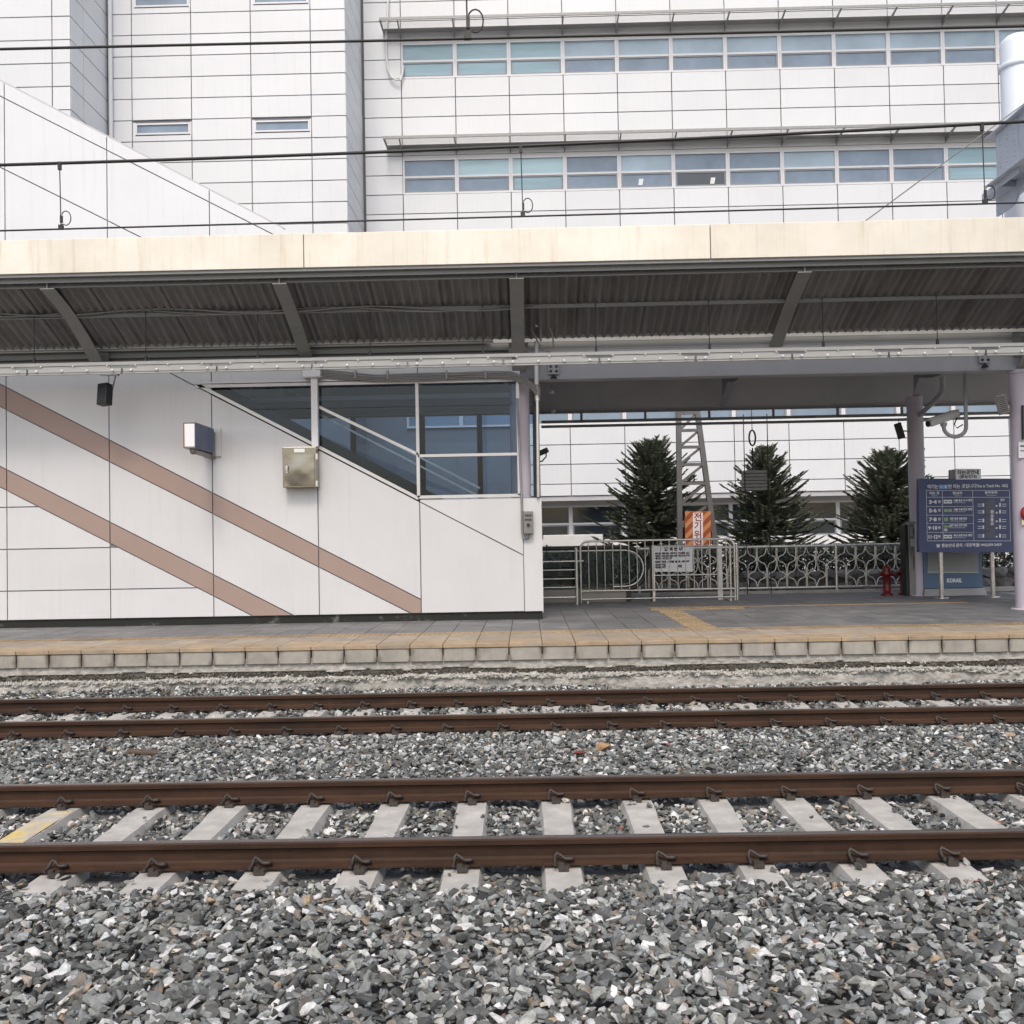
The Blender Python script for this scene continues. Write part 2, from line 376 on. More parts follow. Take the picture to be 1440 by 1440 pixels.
def sleeper_mesh():
    mb = MB(); L = 1.23
    secs = [(-L, .085, .13, -.205), (-L + .05, .105, .14, -.172), (-.45, .105, .14, -.168), (-.3, .098, .135, -.178), (.3, .098, .135, -.178), (.45, .105, .14, -.168), (L - .05, .105, .14, -.172), (L, .085, .13, -.205)]
    vs = []
    for y, a, b, z in secs: vs += [(-b, y, -.38), (b, y, -.38), (b - .012, y, z - .06), (a, y, z), (-a, y, z), (-b + .012, y, z - .06)]
    fs = []
    for i in range(len(secs) - 1):
        for j in range(6): fs.append((i * 6 + j, i * 6 + (j + 1) % 6, i * 6 + 6 + (j + 1) % 6, i * 6 + 6 + j))
    k = 6 * (len(secs) - 1)
    fs += [(5, 4, 3, 2, 1, 0), tuple(range(k, k + 6))]
    mb.add(vs, fs)
    return mb.mesh('sleeper', M['sleeper'])
def clip_mesh():
    mb = MB()                                            # outward from the rail is -y
    mb.box((0, -.108, -.152), (.062, .05, .028))        # cast shoulder
    mb.box((-.014, -.116, -.132), (.03, .026, .02))
    mb.box((0, -.072, -.150), (.075, .024, .015))           # insulator on the rail foot
    mb.tube([(-.052, -.135, -.128), (-.05, -.085, -.122), (-.047, -.055, -.100), (-.036, -.048, -.086), (-.016, -.060, -.096), (.014, -.080, -.112), (.045, -.094, -.106), (.060, -.078, -.108), (.056, -.058, -.118), (.02, -.055, -.126)], .010, 6)
    return mb.mesh('rail_clip', M['clip'])
SLEEPER_ME, CLIP_ME = sleeper_mesh(), clip_mesh()
SLEEPERS = []                                            # (x, track centre) for the ballast
def track(rails, xs, label, group, yellow=None):
    yc = sum(rails) / 2
    t = thing('railway_track', (0, yc, 0), label, 'railway track', group)
    for y in rails: rail_obj(y, t)
    for i, x in enumerate(xs):
        s = inst('sleeper', SLEEPER_ME, t, (x, yc, random.uniform(-.004, .004)), rot=(0, 0, random.gauss(0, .006)))
        SLEEPERS.append((x, yc))
        for y in rails:
            for sgn in (1, -1):
                c = inst('rail_clip', CLIP_ME, s, (x + random.uniform(-.008, .008), y, 0), rot=(0, 0, 0 if sgn > 0 else math.pi))
        if yellow == i:
            s['label'] = 'sleeper with worn yellow paint on top'
            mb = MB(); mb.add([(x - .094, yc - .55, -.1735), (x + .094, yc - .55, -.1735), (x + .094, yc - .28, -.1735), (x - .094, yc - .28, -.1735)], [(0, 1, 2, 3)])
            mb.add([(x - .097, yc - .27, -.170), (x + .09, yc - .27, -.170), (x + .09, yc + .62, -.1625), (x - .097, yc + .50, -.1625)], [(0, 1, 2, 3)])
            o = mb.build('paint_patch', M['yellow_paint'], s)
    return t
def ext(xs, lim):
    d = (xs[-1] - xs[0]) / (len(xs) - 1); a, b = xs[0], xs[-1]; xs = list(xs)
    while a > -lim: a -= d; xs.insert(0, a)
    while b < lim: b += d; xs.append(b)
    return xs
nx = [PG(px, 1128, -.10).x for px in (87, 204, 317, 436, 549, 663, 783, 902, 1013, 1130, 1243, 1362)]
fx = [PG(px, 1002 - (px - 720) * .018, -.10).x for px in (63, 135, 207, 282, 355, 425, 497, 568, 638, 710, 778, 852, 923, 994, 1066, 1140, 1211, 1283, 1355, 1428)]
nx2, fx2 = ext(nx, 6.5), ext(fx, 9.5)
iy = min(range(len(nx2)), key=lambda i: abs(nx2[i] - nx[0]))
track(NEAR_RAILS, nx2, 'rusty near railway track on pale concrete sleepers, one painted yellow', 'railway tracks', yellow=iy)
track(FAR_RAILS, fx2, 'rusty railway track running along the foot of the platform edge', 'railway tracks')

# ================================================================ BALLAST
def heap(x, y):
    if y < 5.64: h = -.128 + .012 * mnoise.noise((x * .8, y * .8, 0))
    elif y < 8.02: h = -.212
    elif y < 10.0: h = -.135
    elif y < 12.30: h = -.188
    else:
        top = -.06 if x < -2.6 else (-.10 if x < 1 else -.135)
        top += .03 * mnoise.noise((x * 1.3, 3.3, 0))
        h = -.17 + (top + .17) * min(1, (y - 12.25) / .5)
    for a, b in ((5.78, 1), (8.02, -1), (9.30, 1), (12.30, -1)):      # soft shoulders
        pass
    return h + .018 * mnoise.noise((x * 1.7, y * 1.7, 5))
def stone_proto(i):
    r = random.Random(100 + i); bm = bmesh.new()
    for k in range(r.randint(11, 16)):
        v = Vector((r.gauss(0, 1), r.gauss(0, 1), r.gauss(0, 1))).normalized()
        q = r.uniform(.78, 1.0)
        bm.verts.new((v.x * q * .5, v.y * q * r.uniform(.26, .40), v.z * q * r.uniform(.16, .28)))
    bmesh.ops.convex_hull(bm, input=bm.verts)
    bmesh.ops.delete(bm, geom=[v for v in bm.verts if not v.link_faces], context='VERTS')
    bmesh.ops.bevel(bm, geom=list(bm.edges), offset=.009, segments=1, affect='EDGES')
    me = bpy.data.meshes.new('stone'); bm.to_mesh(me); bm.free()
    me.materials.append(M['stone'])
    return me
PROTO = bpy.data.collections.new('stone_kinds')
for i in range(16):
    PROTO.objects.link(bpy.data.objects.new('stone', stone_proto(i)))

def scatter(y0, y1, dens, lift, rnd):
    out = []; y = y0
    hw = lambda yy: .54 * yy + 1.5
    area = (y1 - y0) * (hw(y0) + hw(y1))
    for k in range(int(area * dens)):
        yy = rnd.uniform(y0, y1); ww = hw(yy); xx = rnd.uniform(-ww, ww)
        bad = False
        for rr in NEAR_RAILS + FAR_RAILS:
            if abs(yy - rr) < .085: bad = True; break
        if bad: continue
        z = heap(xx, yy); over = False
        for sx, sy in SLEEPERS:
            dx = abs(xx - sx)
            if dx < .17 and abs(yy - sy) < 1.28:
                if 5.60 < yy < 8.0 or 10.10 < yy < 12.15:
                    if dx < .118:
                        over = True
                    elif rnd.random() < .35: over = True
                break
        if over and rnd.random() > (.012 if yy < 9 else .05): continue
        if over: z = -.155
        out.append((xx, yy, z + rnd.uniform(-.030, lift)))
    return out
rnd = random.Random(77)
pts = []
pts += scatter(3.3, 5.72, 1350, .018, rnd)
pts += scatter(5.72, 8.0, 1150, .014, rnd)
pts += scatter(8.0, 9.9, 1150, .018, rnd)
pts += scatter(9.9, 12.3, 1000, .014, rnd)
pts += scatter(12.3, 12.83, 1300, .02, rnd)
N = len(pts)
me = bpy.data.meshes.new('ballast'); me.from_pydata(pts, [], [])
rot = np.empty((N, 3), np.float32)
rot[:, 0] = rng.normal(0, .42, N); rot[:, 1] = rng.normal(0, .42, N); rot[:, 2] = rng.uniform(0, 6.283, N)
yy = np.array([p[1] for p in pts])
sz = np.clip(rng.lognormal(np.log(np.where(yy < 6, .064, .060)), .32, N), .03, .13).astype(np.float32)
kind = rng.integers(0, 16, N).astype(np.int32)
u = rng.random(N)
base = np.clip(rng.lognormal(math.log(.142), .60, N), .035, .48)
tint = np.ones((N, 3))
cool = rng.random(N)
tint[:, 0] = 1.0 - .06 * cool; tint[:, 2] = .91 + .09 * cool; tint[:, 1] = 1.01
col = base[:, None] * tint
white = u < .115; col[white] = (rng.uniform(.36, .66, white.sum())[:, None] * np.array([1, .99, .955]))
tan = (u > .15) & (u < .161); col[tan] = rng.uniform(.6, 1.1, tan.sum())[:, None] * np.array([.36, .27, .18])
warm = (u > .17) & (u < .24); col[warm] = base[warm][:, None] * np.array([1.25, 1.1, .9])
red = (u > .24) & (u < .2415); col[red] = np.array([.22, .10, .07])
drail = np.min(np.abs(yy[:, None] - np.array(NEAR_RAILS + FAR_RAILS)[None, :]), axis=1)
dust = np.clip(1 - drail / .55, 0, 1) * rng.random(N)          # rust and brake dust settles beside the rails
col = col * (1 - dust[:, None] * np.array([.12, .22, .32]))
rgba = np.ones((N, 4), np.float32); rgba[:, :3] = col
for nm, tp, arr, key in (('rot', 'FLOAT_VECTOR', rot, 'vector'), ('sz', 'FLOAT', sz, 'value'), ('pick', 'INT', kind, 'value'), ('tone', 'FLOAT_COLOR', rgba, 'color')):
    a = me.attributes.new(nm, tp, 'POINT'); a.data.foreach_set(key, np.ascontiguousarray(arr).ravel())
ballast = bpy.data.objects.new('ballast', me); COL.objects.link(ballast)
tag(ballast, 'grey crushed stone ballast with scattered white and tan stones', 'gravel', kind='stuff')
ng = bpy.data.node_groups.new('ballast_stones', 'GeometryNodeTree')
ng.interface.new_socket('Geometry', in_out='INPUT', socket_type='NodeSocketGeometry')
ng.interface.new_socket('Geometry', in_out='OUTPUT', socket_type='NodeSocketGeometry')
gi = ng.nodes.new('NodeGroupInput'); go = ng.nodes.new('NodeGroupOutput')
m2p = ng.nodes.new('GeometryNodeMeshToPoints'); iop = ng.nodes.new('GeometryNodeInstanceOnPoints')
ci = ng.nodes.new('GeometryNodeCollectionInfo'); ci.inputs['Collection'].default_value = PROTO
ci.inputs['Separate Children'].default_value = True; ci.inputs['Reset Children'].default_value = True
def named(nm, tp):
    q = ng.nodes.new('GeometryNodeInputNamedAttribute'); q.data_type = tp; q.inputs['Name'].default_value = nm; return q.outputs['Attribute']
L = ng.links.new
L(gi.outputs[0], m2p.inputs['Mesh']); L(m2p.outputs[0], iop.inputs['Points']); L(ci.outputs[0], iop.inputs['Instance'])
iop.inputs['Pick Instance'].default_value = True
L(named('pick', 'INT'), iop.inputs['Instance Index'])
e2r = ng.nodes.new('FunctionNodeEulerToRotation'); L(named('rot', 'FLOAT_VECTOR'), e2r.inputs[0]); L(e2r.outputs[0], iop.inputs['Rotation'])
L(named('sz', 'FLOAT'), iop.inputs['Scale'])
L(iop.outputs[0], go.inputs[0])
gm = ballast.modifiers.new('stones', 'NODES'); gm.node_group = ng

def chunk(name, px, py, z, size, m, label, cat, seed, rotz=0.3):
    p = PG(px, py, z); r = random.Random(seed); bm = bmesh.new()
    for k in range(18):
        v = Vector((r.gauss(0, 1), r.gauss(0, 1), r.gauss(0, 1))).normalized() * r.uniform(.85, 1)
        bm.verts.new((v.x * size[0] / 2, v.y * size[1] / 2, v.z * size[2] / 2))
    bmesh.ops.convex_hull(bm, input=bm.verts); bmesh.ops.delete(bm, geom=[v for v in bm.verts if not v.link_faces], context='VERTS')
    me = bpy.data.meshes.new(name); bm.to_mesh(me); bm.free(); me.materials.append(m)
    o = bpy.data.objects.new(name, me); COL.objects.link(o); o.location = p; o.rotation_euler = (0.1, -0.1, rotz)
    return tag(o, label, cat)
TAN = mat('tan_stone', S(158, 128, 94), .85, var=.2, scale=20, bump=.4)
REDM = mat('red_brick_piece', S(112, 56, 46), .85, var=.2, scale=20, bump=.4)
chunk('stone', 848, 1050, -.09, (.17, .12, .085), TAN, 'large tan stone lying on the ballast between the two tracks', 'stone', 3)
chunk('brick_fragment', 814, 1059, -.09, (.13, .07, .05), REDM, 'dark red brick fragment beside the tan stone on the ballast', 'brick piece', 5, .1)
p = PG(200, 1057, -.09)
pl = MB().box(p, (.26, .10, .022), Euler((.05, .12, .25)).to_matrix()).build('wood_scrap', M['wood'], bevel=.003)
tag(pl, 'weathered brown wood scrap lying on the ballast between the tracks', 'wood')

# ================================================================ PLATFORM
plat = thing('platform', (0, YE, 0), None, None, kind='structure')
MB().span((-45, YE + .12, -.4), (45, YFAR, PZ - .05)).build('body', M['concrete'], plat)
SP = .416
x0 = PG(810, 905, PZ).x - 40 * SP
def box_mesh(name, sx, sy, sz, m, bev=.004):
    bm = bmesh.new(); bmesh.ops.create_cube(bm, size=1)
    bmesh.ops.scale(bm, vec=(sx, sy, sz), verts=bm.verts)
    if bev: bmesh.ops.bevel(bm, geom=list(bm.edges), offset=bev, segments=1, affect='EDGES')
    me = bpy.data.meshes.new(name); bm.to_mesh(me); bm.free(); me.materials.append(m); return me
cop = box_mesh('coping_stone', SP - .016, .30, .165, M['coping'], .006)
eo = box_mesh('edge_slab', SP - .007, .515, .05, M['edge_orange'], .004)
et = box_mesh('inner_slab', SP - .007, .68, .05, M['edge_tan'], .004)
tb = MB().box((0, 0, 0), (SP - .006, .40, .05))
for k in range(6): tb.box((-SP / 2 + SP * (k + .5) / 6, 0, .0275), (.032, .33, .006))
tact = tb.mesh('tactile_tile', M['tactile'])
pav = box_mesh('paving_tile', SP - .007, SP - .007, .05, M['paving'], .003)
for i in range(18, 63):
    x = x0 + i * SP + SP / 2; j = lambda a=.003: random.uniform(-a, a)
    if x < -9.3 or x > 9.3: continue
    inst('coping_stone', cop, plat, (x, YE + .15 + j(.004), PZ - .052 - .0835), rot=(0, 0, j(.004)))
    inst('edge_slab', eo, plat, (x, YE + .245 + j(), PZ - .025 + j(.0015)), rot=(0, 0, j()))
    inst('inner_slab', et, plat, (x, YE + .85 + j(.001), PZ - .025 + j(.0015)))
    inst('tactile_tile', tact, plat, (x, YE + 1.40, PZ - .025 + j(.001)))
YP = YE + 1.61
bxc = x0 + (math.floor((PG(999, 878, PZ).x - x0) / SP) + .5) * SP
branch = (bxc - .2, bxc + .2)
cnt = 0; rest = MB()
for row in range(21):
    y = YP + (row + .5) * SP
    if y > YFAR - .1: break
    for i in range(18, 66):
        x = x0 + i * SP + SP / 2
        if x < -9.2 or x > 9.9: continue
        if y > 16.6 and x < .1: continue
        in_b = branch[0] < x < branch[1] and y < 18.4
        m_ = tact if in_b else pav
        if in_b or cnt < 296:
            if not in_b: cnt += 1
            inst('tactile_tile' if in_b else 'paving_tile', m_, plat, (x, y, PZ - .025 + random.uniform(-.002, .002)), rot=(random.uniform(-.002, .002), random.uniform(-.002, .002), 0))
        else:
            rest.box((x, y, PZ - .025 + random.uniform(-.002, .002)), (SP - .007, SP - .007, .05))
tag(rest.build('paving_field', M['paving'], plat), kind='stuff')
ya, yb = PG(950, 857, PZ).y, PG(950, 848, PZ).y
for k in range(14):
    x = PG(923, 853, PZ).x + k * .41
    if k < 4:
        inst('tactile_tile', tact, plat, (x, 18.2, PZ - .018), rot=(0, 0, 0))
    o = MB().box((x, 18.55, PZ + .002), (.40, .14, .012)).build('yellow_strip', M['tactile'], plat)

# platform face: broken concrete below the coping
def face_y(x, z):
    n1 = mnoise.fractal((x * 2.2, z * 6, 1.7), 1.0, 2.0, 4); n2 = mnoise.fractal((x * 9, z * 16, 9.1), 1.0, 2.0, 3)
    mid = .092 + .025 * mnoise.noise((x * .45, 0, 2)); half = .038 + .022 * mnoise.noise((x * .9, 4, 0)) + .016 * n1
    d = abs(z - mid) / max(.02, half)
    y = YE + .035
    if z < mid: y -= .045 + .02 * mnoise.noise((x * .7, 7, 1))
    if d < 1: y += .15 * (1 - d ** 4) + .09 * n2 + .04 * n1
    y += .006 * n2 + ((.05 * n1 - .055 * abs(n2)) if z < mid + .02 and z > mid - half * 2.4 else .006 * n1)
    return y
mb = MB(); nxx, nz = 900, 34
X0, X1 = -9.4, 9.4
vs = []
for a in range(nxx + 1):
    x = X0 + (X1 - X0) * a / nxx
    for b in range(nz + 1):
        z = -.30 + (.302 + .30) * b / nz
        vs.append((x, face_y(x, z), z))
mb.add(vs, [(a * (nz + 1) + b, (a + 1) * (nz + 1) + b, (a + 1) * (nz + 1) + b + 1, a * (nz + 1) + b + 1) for a in range(nxx) for b in range(nz)])
mb.build('broken_concrete_face', M['rough'], plat)
def lumps(name, m, n, zf, sz_, yo, seed):
    r = random.Random(seed); mb = MB()
    base_ = [(1, 0, 0), (-.9, .1, 0), (0, 1, .1), (0, -1, 0), (.1, 0, .9), (0, .1, -1)]
    fs = [(0, 2, 4), (2, 1, 4), (1, 3, 4), (3, 0, 4), (2, 0, 5), (1, 2, 5), (3, 1, 5), (0, 3, 5)]
    for k in range(n):
        x = r.uniform(-8.6, 8.6); z = zf(x, r); s = sz_ * r.uniform(.5, 1.5)
        q = Euler((r.uniform(0, 6), r.uniform(0, 6), r.uniform(0, 6))).to_matrix(); y = min(face_y(x, z), YE + .055) + yo
        mb.add([Vector((x, y, z)) + q @ Vector((a * s * r.uniform(.7, 1.3), b * s * r.uniform(.5, 1), c * s * r.uniform(.5, 1))) for a, b, c in base_], fs)
    tag(mb.build(name, m, plat), kind='stuff')
midz = lambda x: .092 + .025 * mnoise.noise((x * .45, 0, 2))
lumps('dark_rubble', M['dark_rubble'], 2600, lambda x, r: midz(x) + r.gauss(.006, .012), .020, -.012, 4)
lumps('lime_lumps', M['lime'], 2200, lambda x, r: midz(x) - .048 + r.gauss(0, .018), .022, -.004, 6)
MB().span((X0, YE + .05, .290), (X1, YE + .14, .302)).build('mortar_bed', M['mortar'], plat)
for sx in (-1, 1): MB().span((sx * 9.4, YE + .02, -.4), (sx * 45, YE + .13, PZ)).build('face_wall', M['concrete'], plat)
# ================================================================ ESCALATOR ENCLOSURE
YW = 16.5
def zl(p, q, Y=None):
    a, b = PXZ(*p, Y or YW), PXZ(*q, Y or YW)
    k = (b[1] - a[1]) / (b[0] - a[0]); return (a[1] - k * a[0], k)
def clip(poly, ln, keep_above):
    out = []; s = 1 if keep_above else -1
    f = lambda p: s * (p[1] - (ln[0] + ln[1] * p[0]))
    for i in range(len(poly)):
        p, q = poly[i], poly[(i + 1) % len(poly)]; fp, fq = f(p), f(q)
        if fp >= 0: out.append(p)
        if fp * fq < 0:
            t = fp / (fp - fq); out.append((p[0] + t * (q[0] - p[0]), p[1] + t * (q[1] - p[1])))
    return out
def inset(poly, g):
    n = len(poly); A = sum(poly[i][0] * poly[(i + 1) % n][1] - poly[(i + 1) % n][0] * poly[i][1] for i in range(n))
    if A < 0: poly = poly[::-1]
    q = [poly[0]]
    for p in poly[1:]:
        if math.hypot(p[0] - q[-1][0], p[1] - q[-1][1]) > 1e-4: q.append(p)
    if math.hypot(q[0][0] - q[-1][0], q[0][1] - q[-1][1]) < 1e-4: q.pop()
    n = len(q)
    if n < 3: return []
    lines = []
    for i in range(n):
        a, b = q[i], q[(i + 1) % n]; dx, dz = b[0] - a[0], b[1] - a[1]; L_ = math.hypot(dx, dz)
        nx_, nz_ = -dz / L_, dx / L_
        lines.append((a[0] + nx_ * g, a[1] + nz_ * g, dx / L_, dz / L_))
    out = []
    for i in range(n):
        x1, z1, dx1, dz1 = lines[i - 1]; x2, z2, dx2, dz2 = lines[i]
        den = dx1 * dz2 - dz1 * dx2
        if abs(den) < 1e-6: out.append((x2, z2)); continue
        t = ((x2 - x1) * dz2 - (z2 - z1) * dx2) / den
        out.append((x1 + t * dx1, z1 + t * dz1))
    A2 = sum(out[i][0] * out[(i + 1) % len(out)][1] - out[(i + 1) % len(out)][0] * out[i][1] for i in range(len(out)))
    return out if A2 > 0.004 else []
enc = thing('escalator_enclosure', (P(380, 868, YW).x, YW, PZ), 'white panelled escalator enclosure with two brown diagonal stripes and dark windows', 'escalator housing')
def panel(name, poly, y, th, m, parent, g=.009):
    q = inset(poly, g)
    if not q: return None
    return MB().poly([(x, y, z) for x, z in q], (0, th, 0)).build(name, m, parent)
xv = [P(px, 700, YW).x for px in (9.5, 154.3, 299, 447, 590, 735)]
dx = (xv[5] - xv[0]) / 5
xv = [xv[0] - 2 * dx, xv[0] - dx] + xv
xr = P(763, 780, YW).x; zb = P(590, 862.5, YW).z; zpt = P(750, 700, YW).z
s1u, s1l = zl((0, 540), (590, 842)), zl((0, 571.7), (447, 796.7))
s2u, s2l = zl((10, 660.7), (300, 808)), zl((10, 690), (300, 838))
dl = zl((232, 521), (590, 705.5)); slope = dl[1]
dl2 = (dl[0] + slope * 0, slope)
h = [(P(30, 713, YW).z, 0), (P(150, 770, YW).z, 0), (P(200, 828, YW).z, 0)]
e2 = zl((0, 235), (195, 332)); c1 = zl((0, 135), (385, 330)); c2 = zl((0, 113), (410, 327))
zwt, zwb = P(590, 537, YW).z, P(650, 698, YW).z
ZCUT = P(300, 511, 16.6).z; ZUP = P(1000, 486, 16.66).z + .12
bottom = (zb, 0)
for k in range(len(xv) - 1):
    a, b = xv[k], xv[k + 1]
    col = [(a, zb), (b, zb), (b, 14), (a, 14)]
    if k == 6:                              # the last bay is plain white
        panel('wall_panel', clip(col, dl, False), YW, .035, M['enclosure'], enc)
        panel('wall_panel', clip(clip(col, dl, True), (zwb - .03, 0), False), YW, .035, M['enclosure'], enc)
        panel('wall_panel', clip(clip(col, (zwt + .03, 0), True), (ZCUT, 0), False), YW, .035, M['enclosure'], enc)
        continue
    def band(lo, hi, name, m):
        q = clip(clip(col, lo, True), hi, False)
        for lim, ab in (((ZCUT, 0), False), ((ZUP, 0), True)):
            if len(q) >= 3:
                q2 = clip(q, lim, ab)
                if len(q2) >= 3: panel(name, q2, YW, .035, M['enclosure_skylit'] if ab else m, enc)
    # lower region under stripe 2
    low = clip(col, s2l, False)
    lv = [bottom] + h[::-1]
    for i in range(4):
        q = clip(low, lv[i], True)
        if i < 3: q = clip(q, lv[i + 1], False)
        if len(q) >= 3: panel('wall_panel', q, YW, .035, M['enclosure'], enc)
    band(s2l, s2u, 'stripe_panel', M['brown'])
    band(s2u, s1l, 'wall_panel', M['enclosure'])
    band(s1l, s1u, 'stripe_panel', M['brown'])
    if k < 6:
        band(s1u, dl, 'wall_panel', M['enclosure'])
    else:
        band(s1u, dl, 'wall_panel', M['enclosure'])
        band(dl, (zwb - .03, 0), 'wall_panel', M['enclosure'])
    if k < 4:
        band(dl, e2, 'wall_panel', M['enclosure']); band(e2, c1, 'wall_panel', M['enclosure'])
    else:
        band((zwt + .03, 0), c1, 'wall_panel', M['enclosure'])
    band(c1, c2, 'cap_panel', M['enclosure'])
panel('pier_panel', [(xv[-1], zb), (xr, zb), (xr, zpt), (xv[-1], zpt)], YW, .04, M['enclosure'], enc, .004)
MB().span((xr - .02, YW + .04, PZ + .10), (xr, YW + .5, zpt - .005)).build('pier_side', M['enclosure'], enc)
# backing behind the joints (everything but the window)
def below(poly_lines, x_a, x_b, ztop): return None
mb = MB()
XL = xv[0]
def zat(l, x): return l[0] + l[1] * x
xs4, xs6 = xv[4], xv[6]
zc2 = lambda x: zat(c2, x) - .02
back = [[(XL, zb), (xs4, zb), (xs4, zat(dl, xs4) - .02), (XL, zat(dl, XL) - .02)],
        [(XL, zat(dl, XL) - .02), (xs4, zat(dl, xs4) - .02), (xs4, zc2(xs4)), (XL, zc2(XL))],
        [(xs4, zb), (xs6, zb), (xs6, zat(dl, xs6) - .02), (xs4, zat(dl, xs4) - .02)],
        [(xs6, zb), (xr - .02, zb), (xr - .02, zwb - .04), (xs6, zwb - .04)],
        [(xs4, zwt + .02), (xr - .05, zwt + .02), (xr - .05, zc2(xr)), (xs4, zc2(xs4))]]
for q in back:
    for lim, ab in (((ZCUT - .01, 0), False), ((ZUP + .01, 0), True)):
        q2 = clip(q, lim, ab)
        if len(q2) >= 3: mb.poly([(x, YW + .028, z) for x, z in q2], (0, .10, 0))
mb.build('backing', M['joint'], enc)
MB().span((XL, YW + .03, PZ), (xr - .02, YW + .3, zb + .002)).build('plinth', M['plinth'], enc)
# window frames, panes
fw = .05
XFE = .2
def fbar(p, q, name='window_frame', w_=fw, m='alu', Y=None, par=None, d=.07):
    a, b = p, q; Y = Y or YW
    return MB().bar((a[0], Y + .015, a[1]), (b[0], Y + .015, b[1]), d, w_, up=(0, 0, 1)).build(name, M[m], par or enc)
A = (xs4 + .02, zwt); Bp = (P(727, 600, YW).x, zwt); Cc = (Bp[0], zwb)
xm1, xm2 = P(446, 600, YW).x, P(587.5, 620, YW).x
zd = lambda x: zat(dl, x) + .045
ztr = P(650, 640, YW).z
xa = (zwt - .045 - dl[0]) / dl[1]
fbar((xa - .1, zwt), (Bp[0] + .06, zwt)); fbar((xa - .05, zd(xa - .05)), (xm2, zd(xm2)))
fbar((xa - .1, zwt + .055), (Bp[0] + .06, zwt + .055), 'head_trim', .03)
fbar((xm1, zd(xm1)), (xm1, zwt - .02)); fbar((xm2, zwb), (xm2, zwt - .02), w_=.05)
fbar((xm2 - .01, zwb), (Bp[0] + .06, zwb)); fbar((Bp[0] + .02, zwb), (Bp[0] + .02, zwt - .02), w_=.05)
fbar((xm2, ztr), (Bp[0], ztr), w_=.045)
dm = zl((450, 573), (587, 638.5)); zdm = lambda x: zat(dm, x)
fbar((xm1, zdm(xm1)), (xm2, zdm(xm2)), w_=.045)
def pane(pts, Y=None, par=None):
    q = inset(pts, .005)
    return MB().poly([(x, (Y or YW) + .03, z) for x, z in q], (0, .008, 0)).build('window_pane', M['glass'], par or enc)
pane([(xa, zwt), (xm1, zd(xm1)), (xm1, zwt)])
pane([(xm1, zdm(xm1)), (xm2, zdm(xm2)), (xm2, zwt), (xm1, zwt)])
pane([(xm1, zd(xm1)), (xm2, zd(xm2)), (xm2, zdm(xm2)), (xm1, zdm(xm1))])
pane([(xm2, ztr), (Bp[0], ztr), (Bp[0], zwt), (xm2, zwt)])
pane([(xm2, zwb), (Bp[0], zwb), (Bp[0], ztr), (xm2, ztr)])
MB().bar((xa - 1.5, YW + .45, zat(dl, xa - 1.5) + .10), (xm2 + .55, YW + .45, zat(dl, xm2 + .55) + .10), .08, .26).build('inner_balustrade', M['rubber'], enc)
for k, (y_, z_) in enumerate(((17.7, zwt - .10), (19.3, zwt - .02))):
    MB().span((-5.2, y_, z_), (-.2 - k * .9, y_ + .12, z_ + .07)).build('ceiling_batten', M['print_white'], enc)
    MB().span((-5.2, y_ + .3, z_ - .12), (XFE, y_ + .45, z_ + .12)).build('ceiling_beam', M['girder'], enc)
for dz_ in (.62, .78): MB().bar((xa - 1.5, YW + 2.1, zat(dl, xa - 1.5) + dz_), (xm2 + .9, YW + 2.1, zat(dl, xm2 + .9) + dz_), .04, .035).build('inner_handrail', M['stainless_tube'], enc)
# far side of the enclosure
YW2 = 21.35
zt2 = H + 2.75
XF = .25
mb = MB()
mb.poly([(XL, YW2, PZ), (XF, YW2, PZ), (XF, YW2, zwb), (xm2, YW2, zwb), (xa, YW2, zwt), (XL, YW2, zat(dl, XL))], (0, .1, 0))
mb.build('far_wall', M['backing'], enc)
def fb2(p, q, w_=.07): MB().bar((p[0], YW2, p[1]), (q[0], YW2, q[1]), .07, w_).build('far_window_frame', M['black'], enc)
for x in (-3.6, -2.15, -.95, XF): fb2((x, max(zwb, zat(dl, x))), (x, zt2), .11)
fb2((-1.0, H + .35), (XF, H + .35)); fb2((-4.2, zt2), (XF, zt2), .16); fb2((-2.6, H + 1.0), (-.75, H + .3))
MB().span((-.90, YW2 + .02, zwb), (XF - .04, YW2 + .028, zt2)).build('far_pane', M['glass'], enc)
MB().poly([(xa - 1.5, YW2 + .02, zt2), (xa - 1.5, YW2 + .02, zat(dl, xa - 1.5)), (xm2, YW2 + .02, zwb), (-.8, YW2 + .02, zwb), (-.8, YW2 + .02, zt2)], (0, .008, 0)).build('far_pane', M['glass'], enc)
MB().poly([(XL, YW2 + .02, zat(dl, XL)), (xs4, YW2 + .02, zat(dl, xs4)), (xs4, YW2 + .02, zc2(xs4)), (XL, YW2 + .02, zc2(XL))], (0, .1, 0)).build('far_upper_wall', M['enclosure'], enc)
mb = MB(); mb.poly([(XL, YW + .05, zc2(XL)), (xs4 + 1.2, YW + .05, zc2(xs4 + 1.2)), (xs4 + 1.2, YW2, zc2(xs4 + 1.2)), (XL, YW2, zc2(XL))], (0, 0, .05))
mb.build('enclosure_roof', M['soffit'], enc)

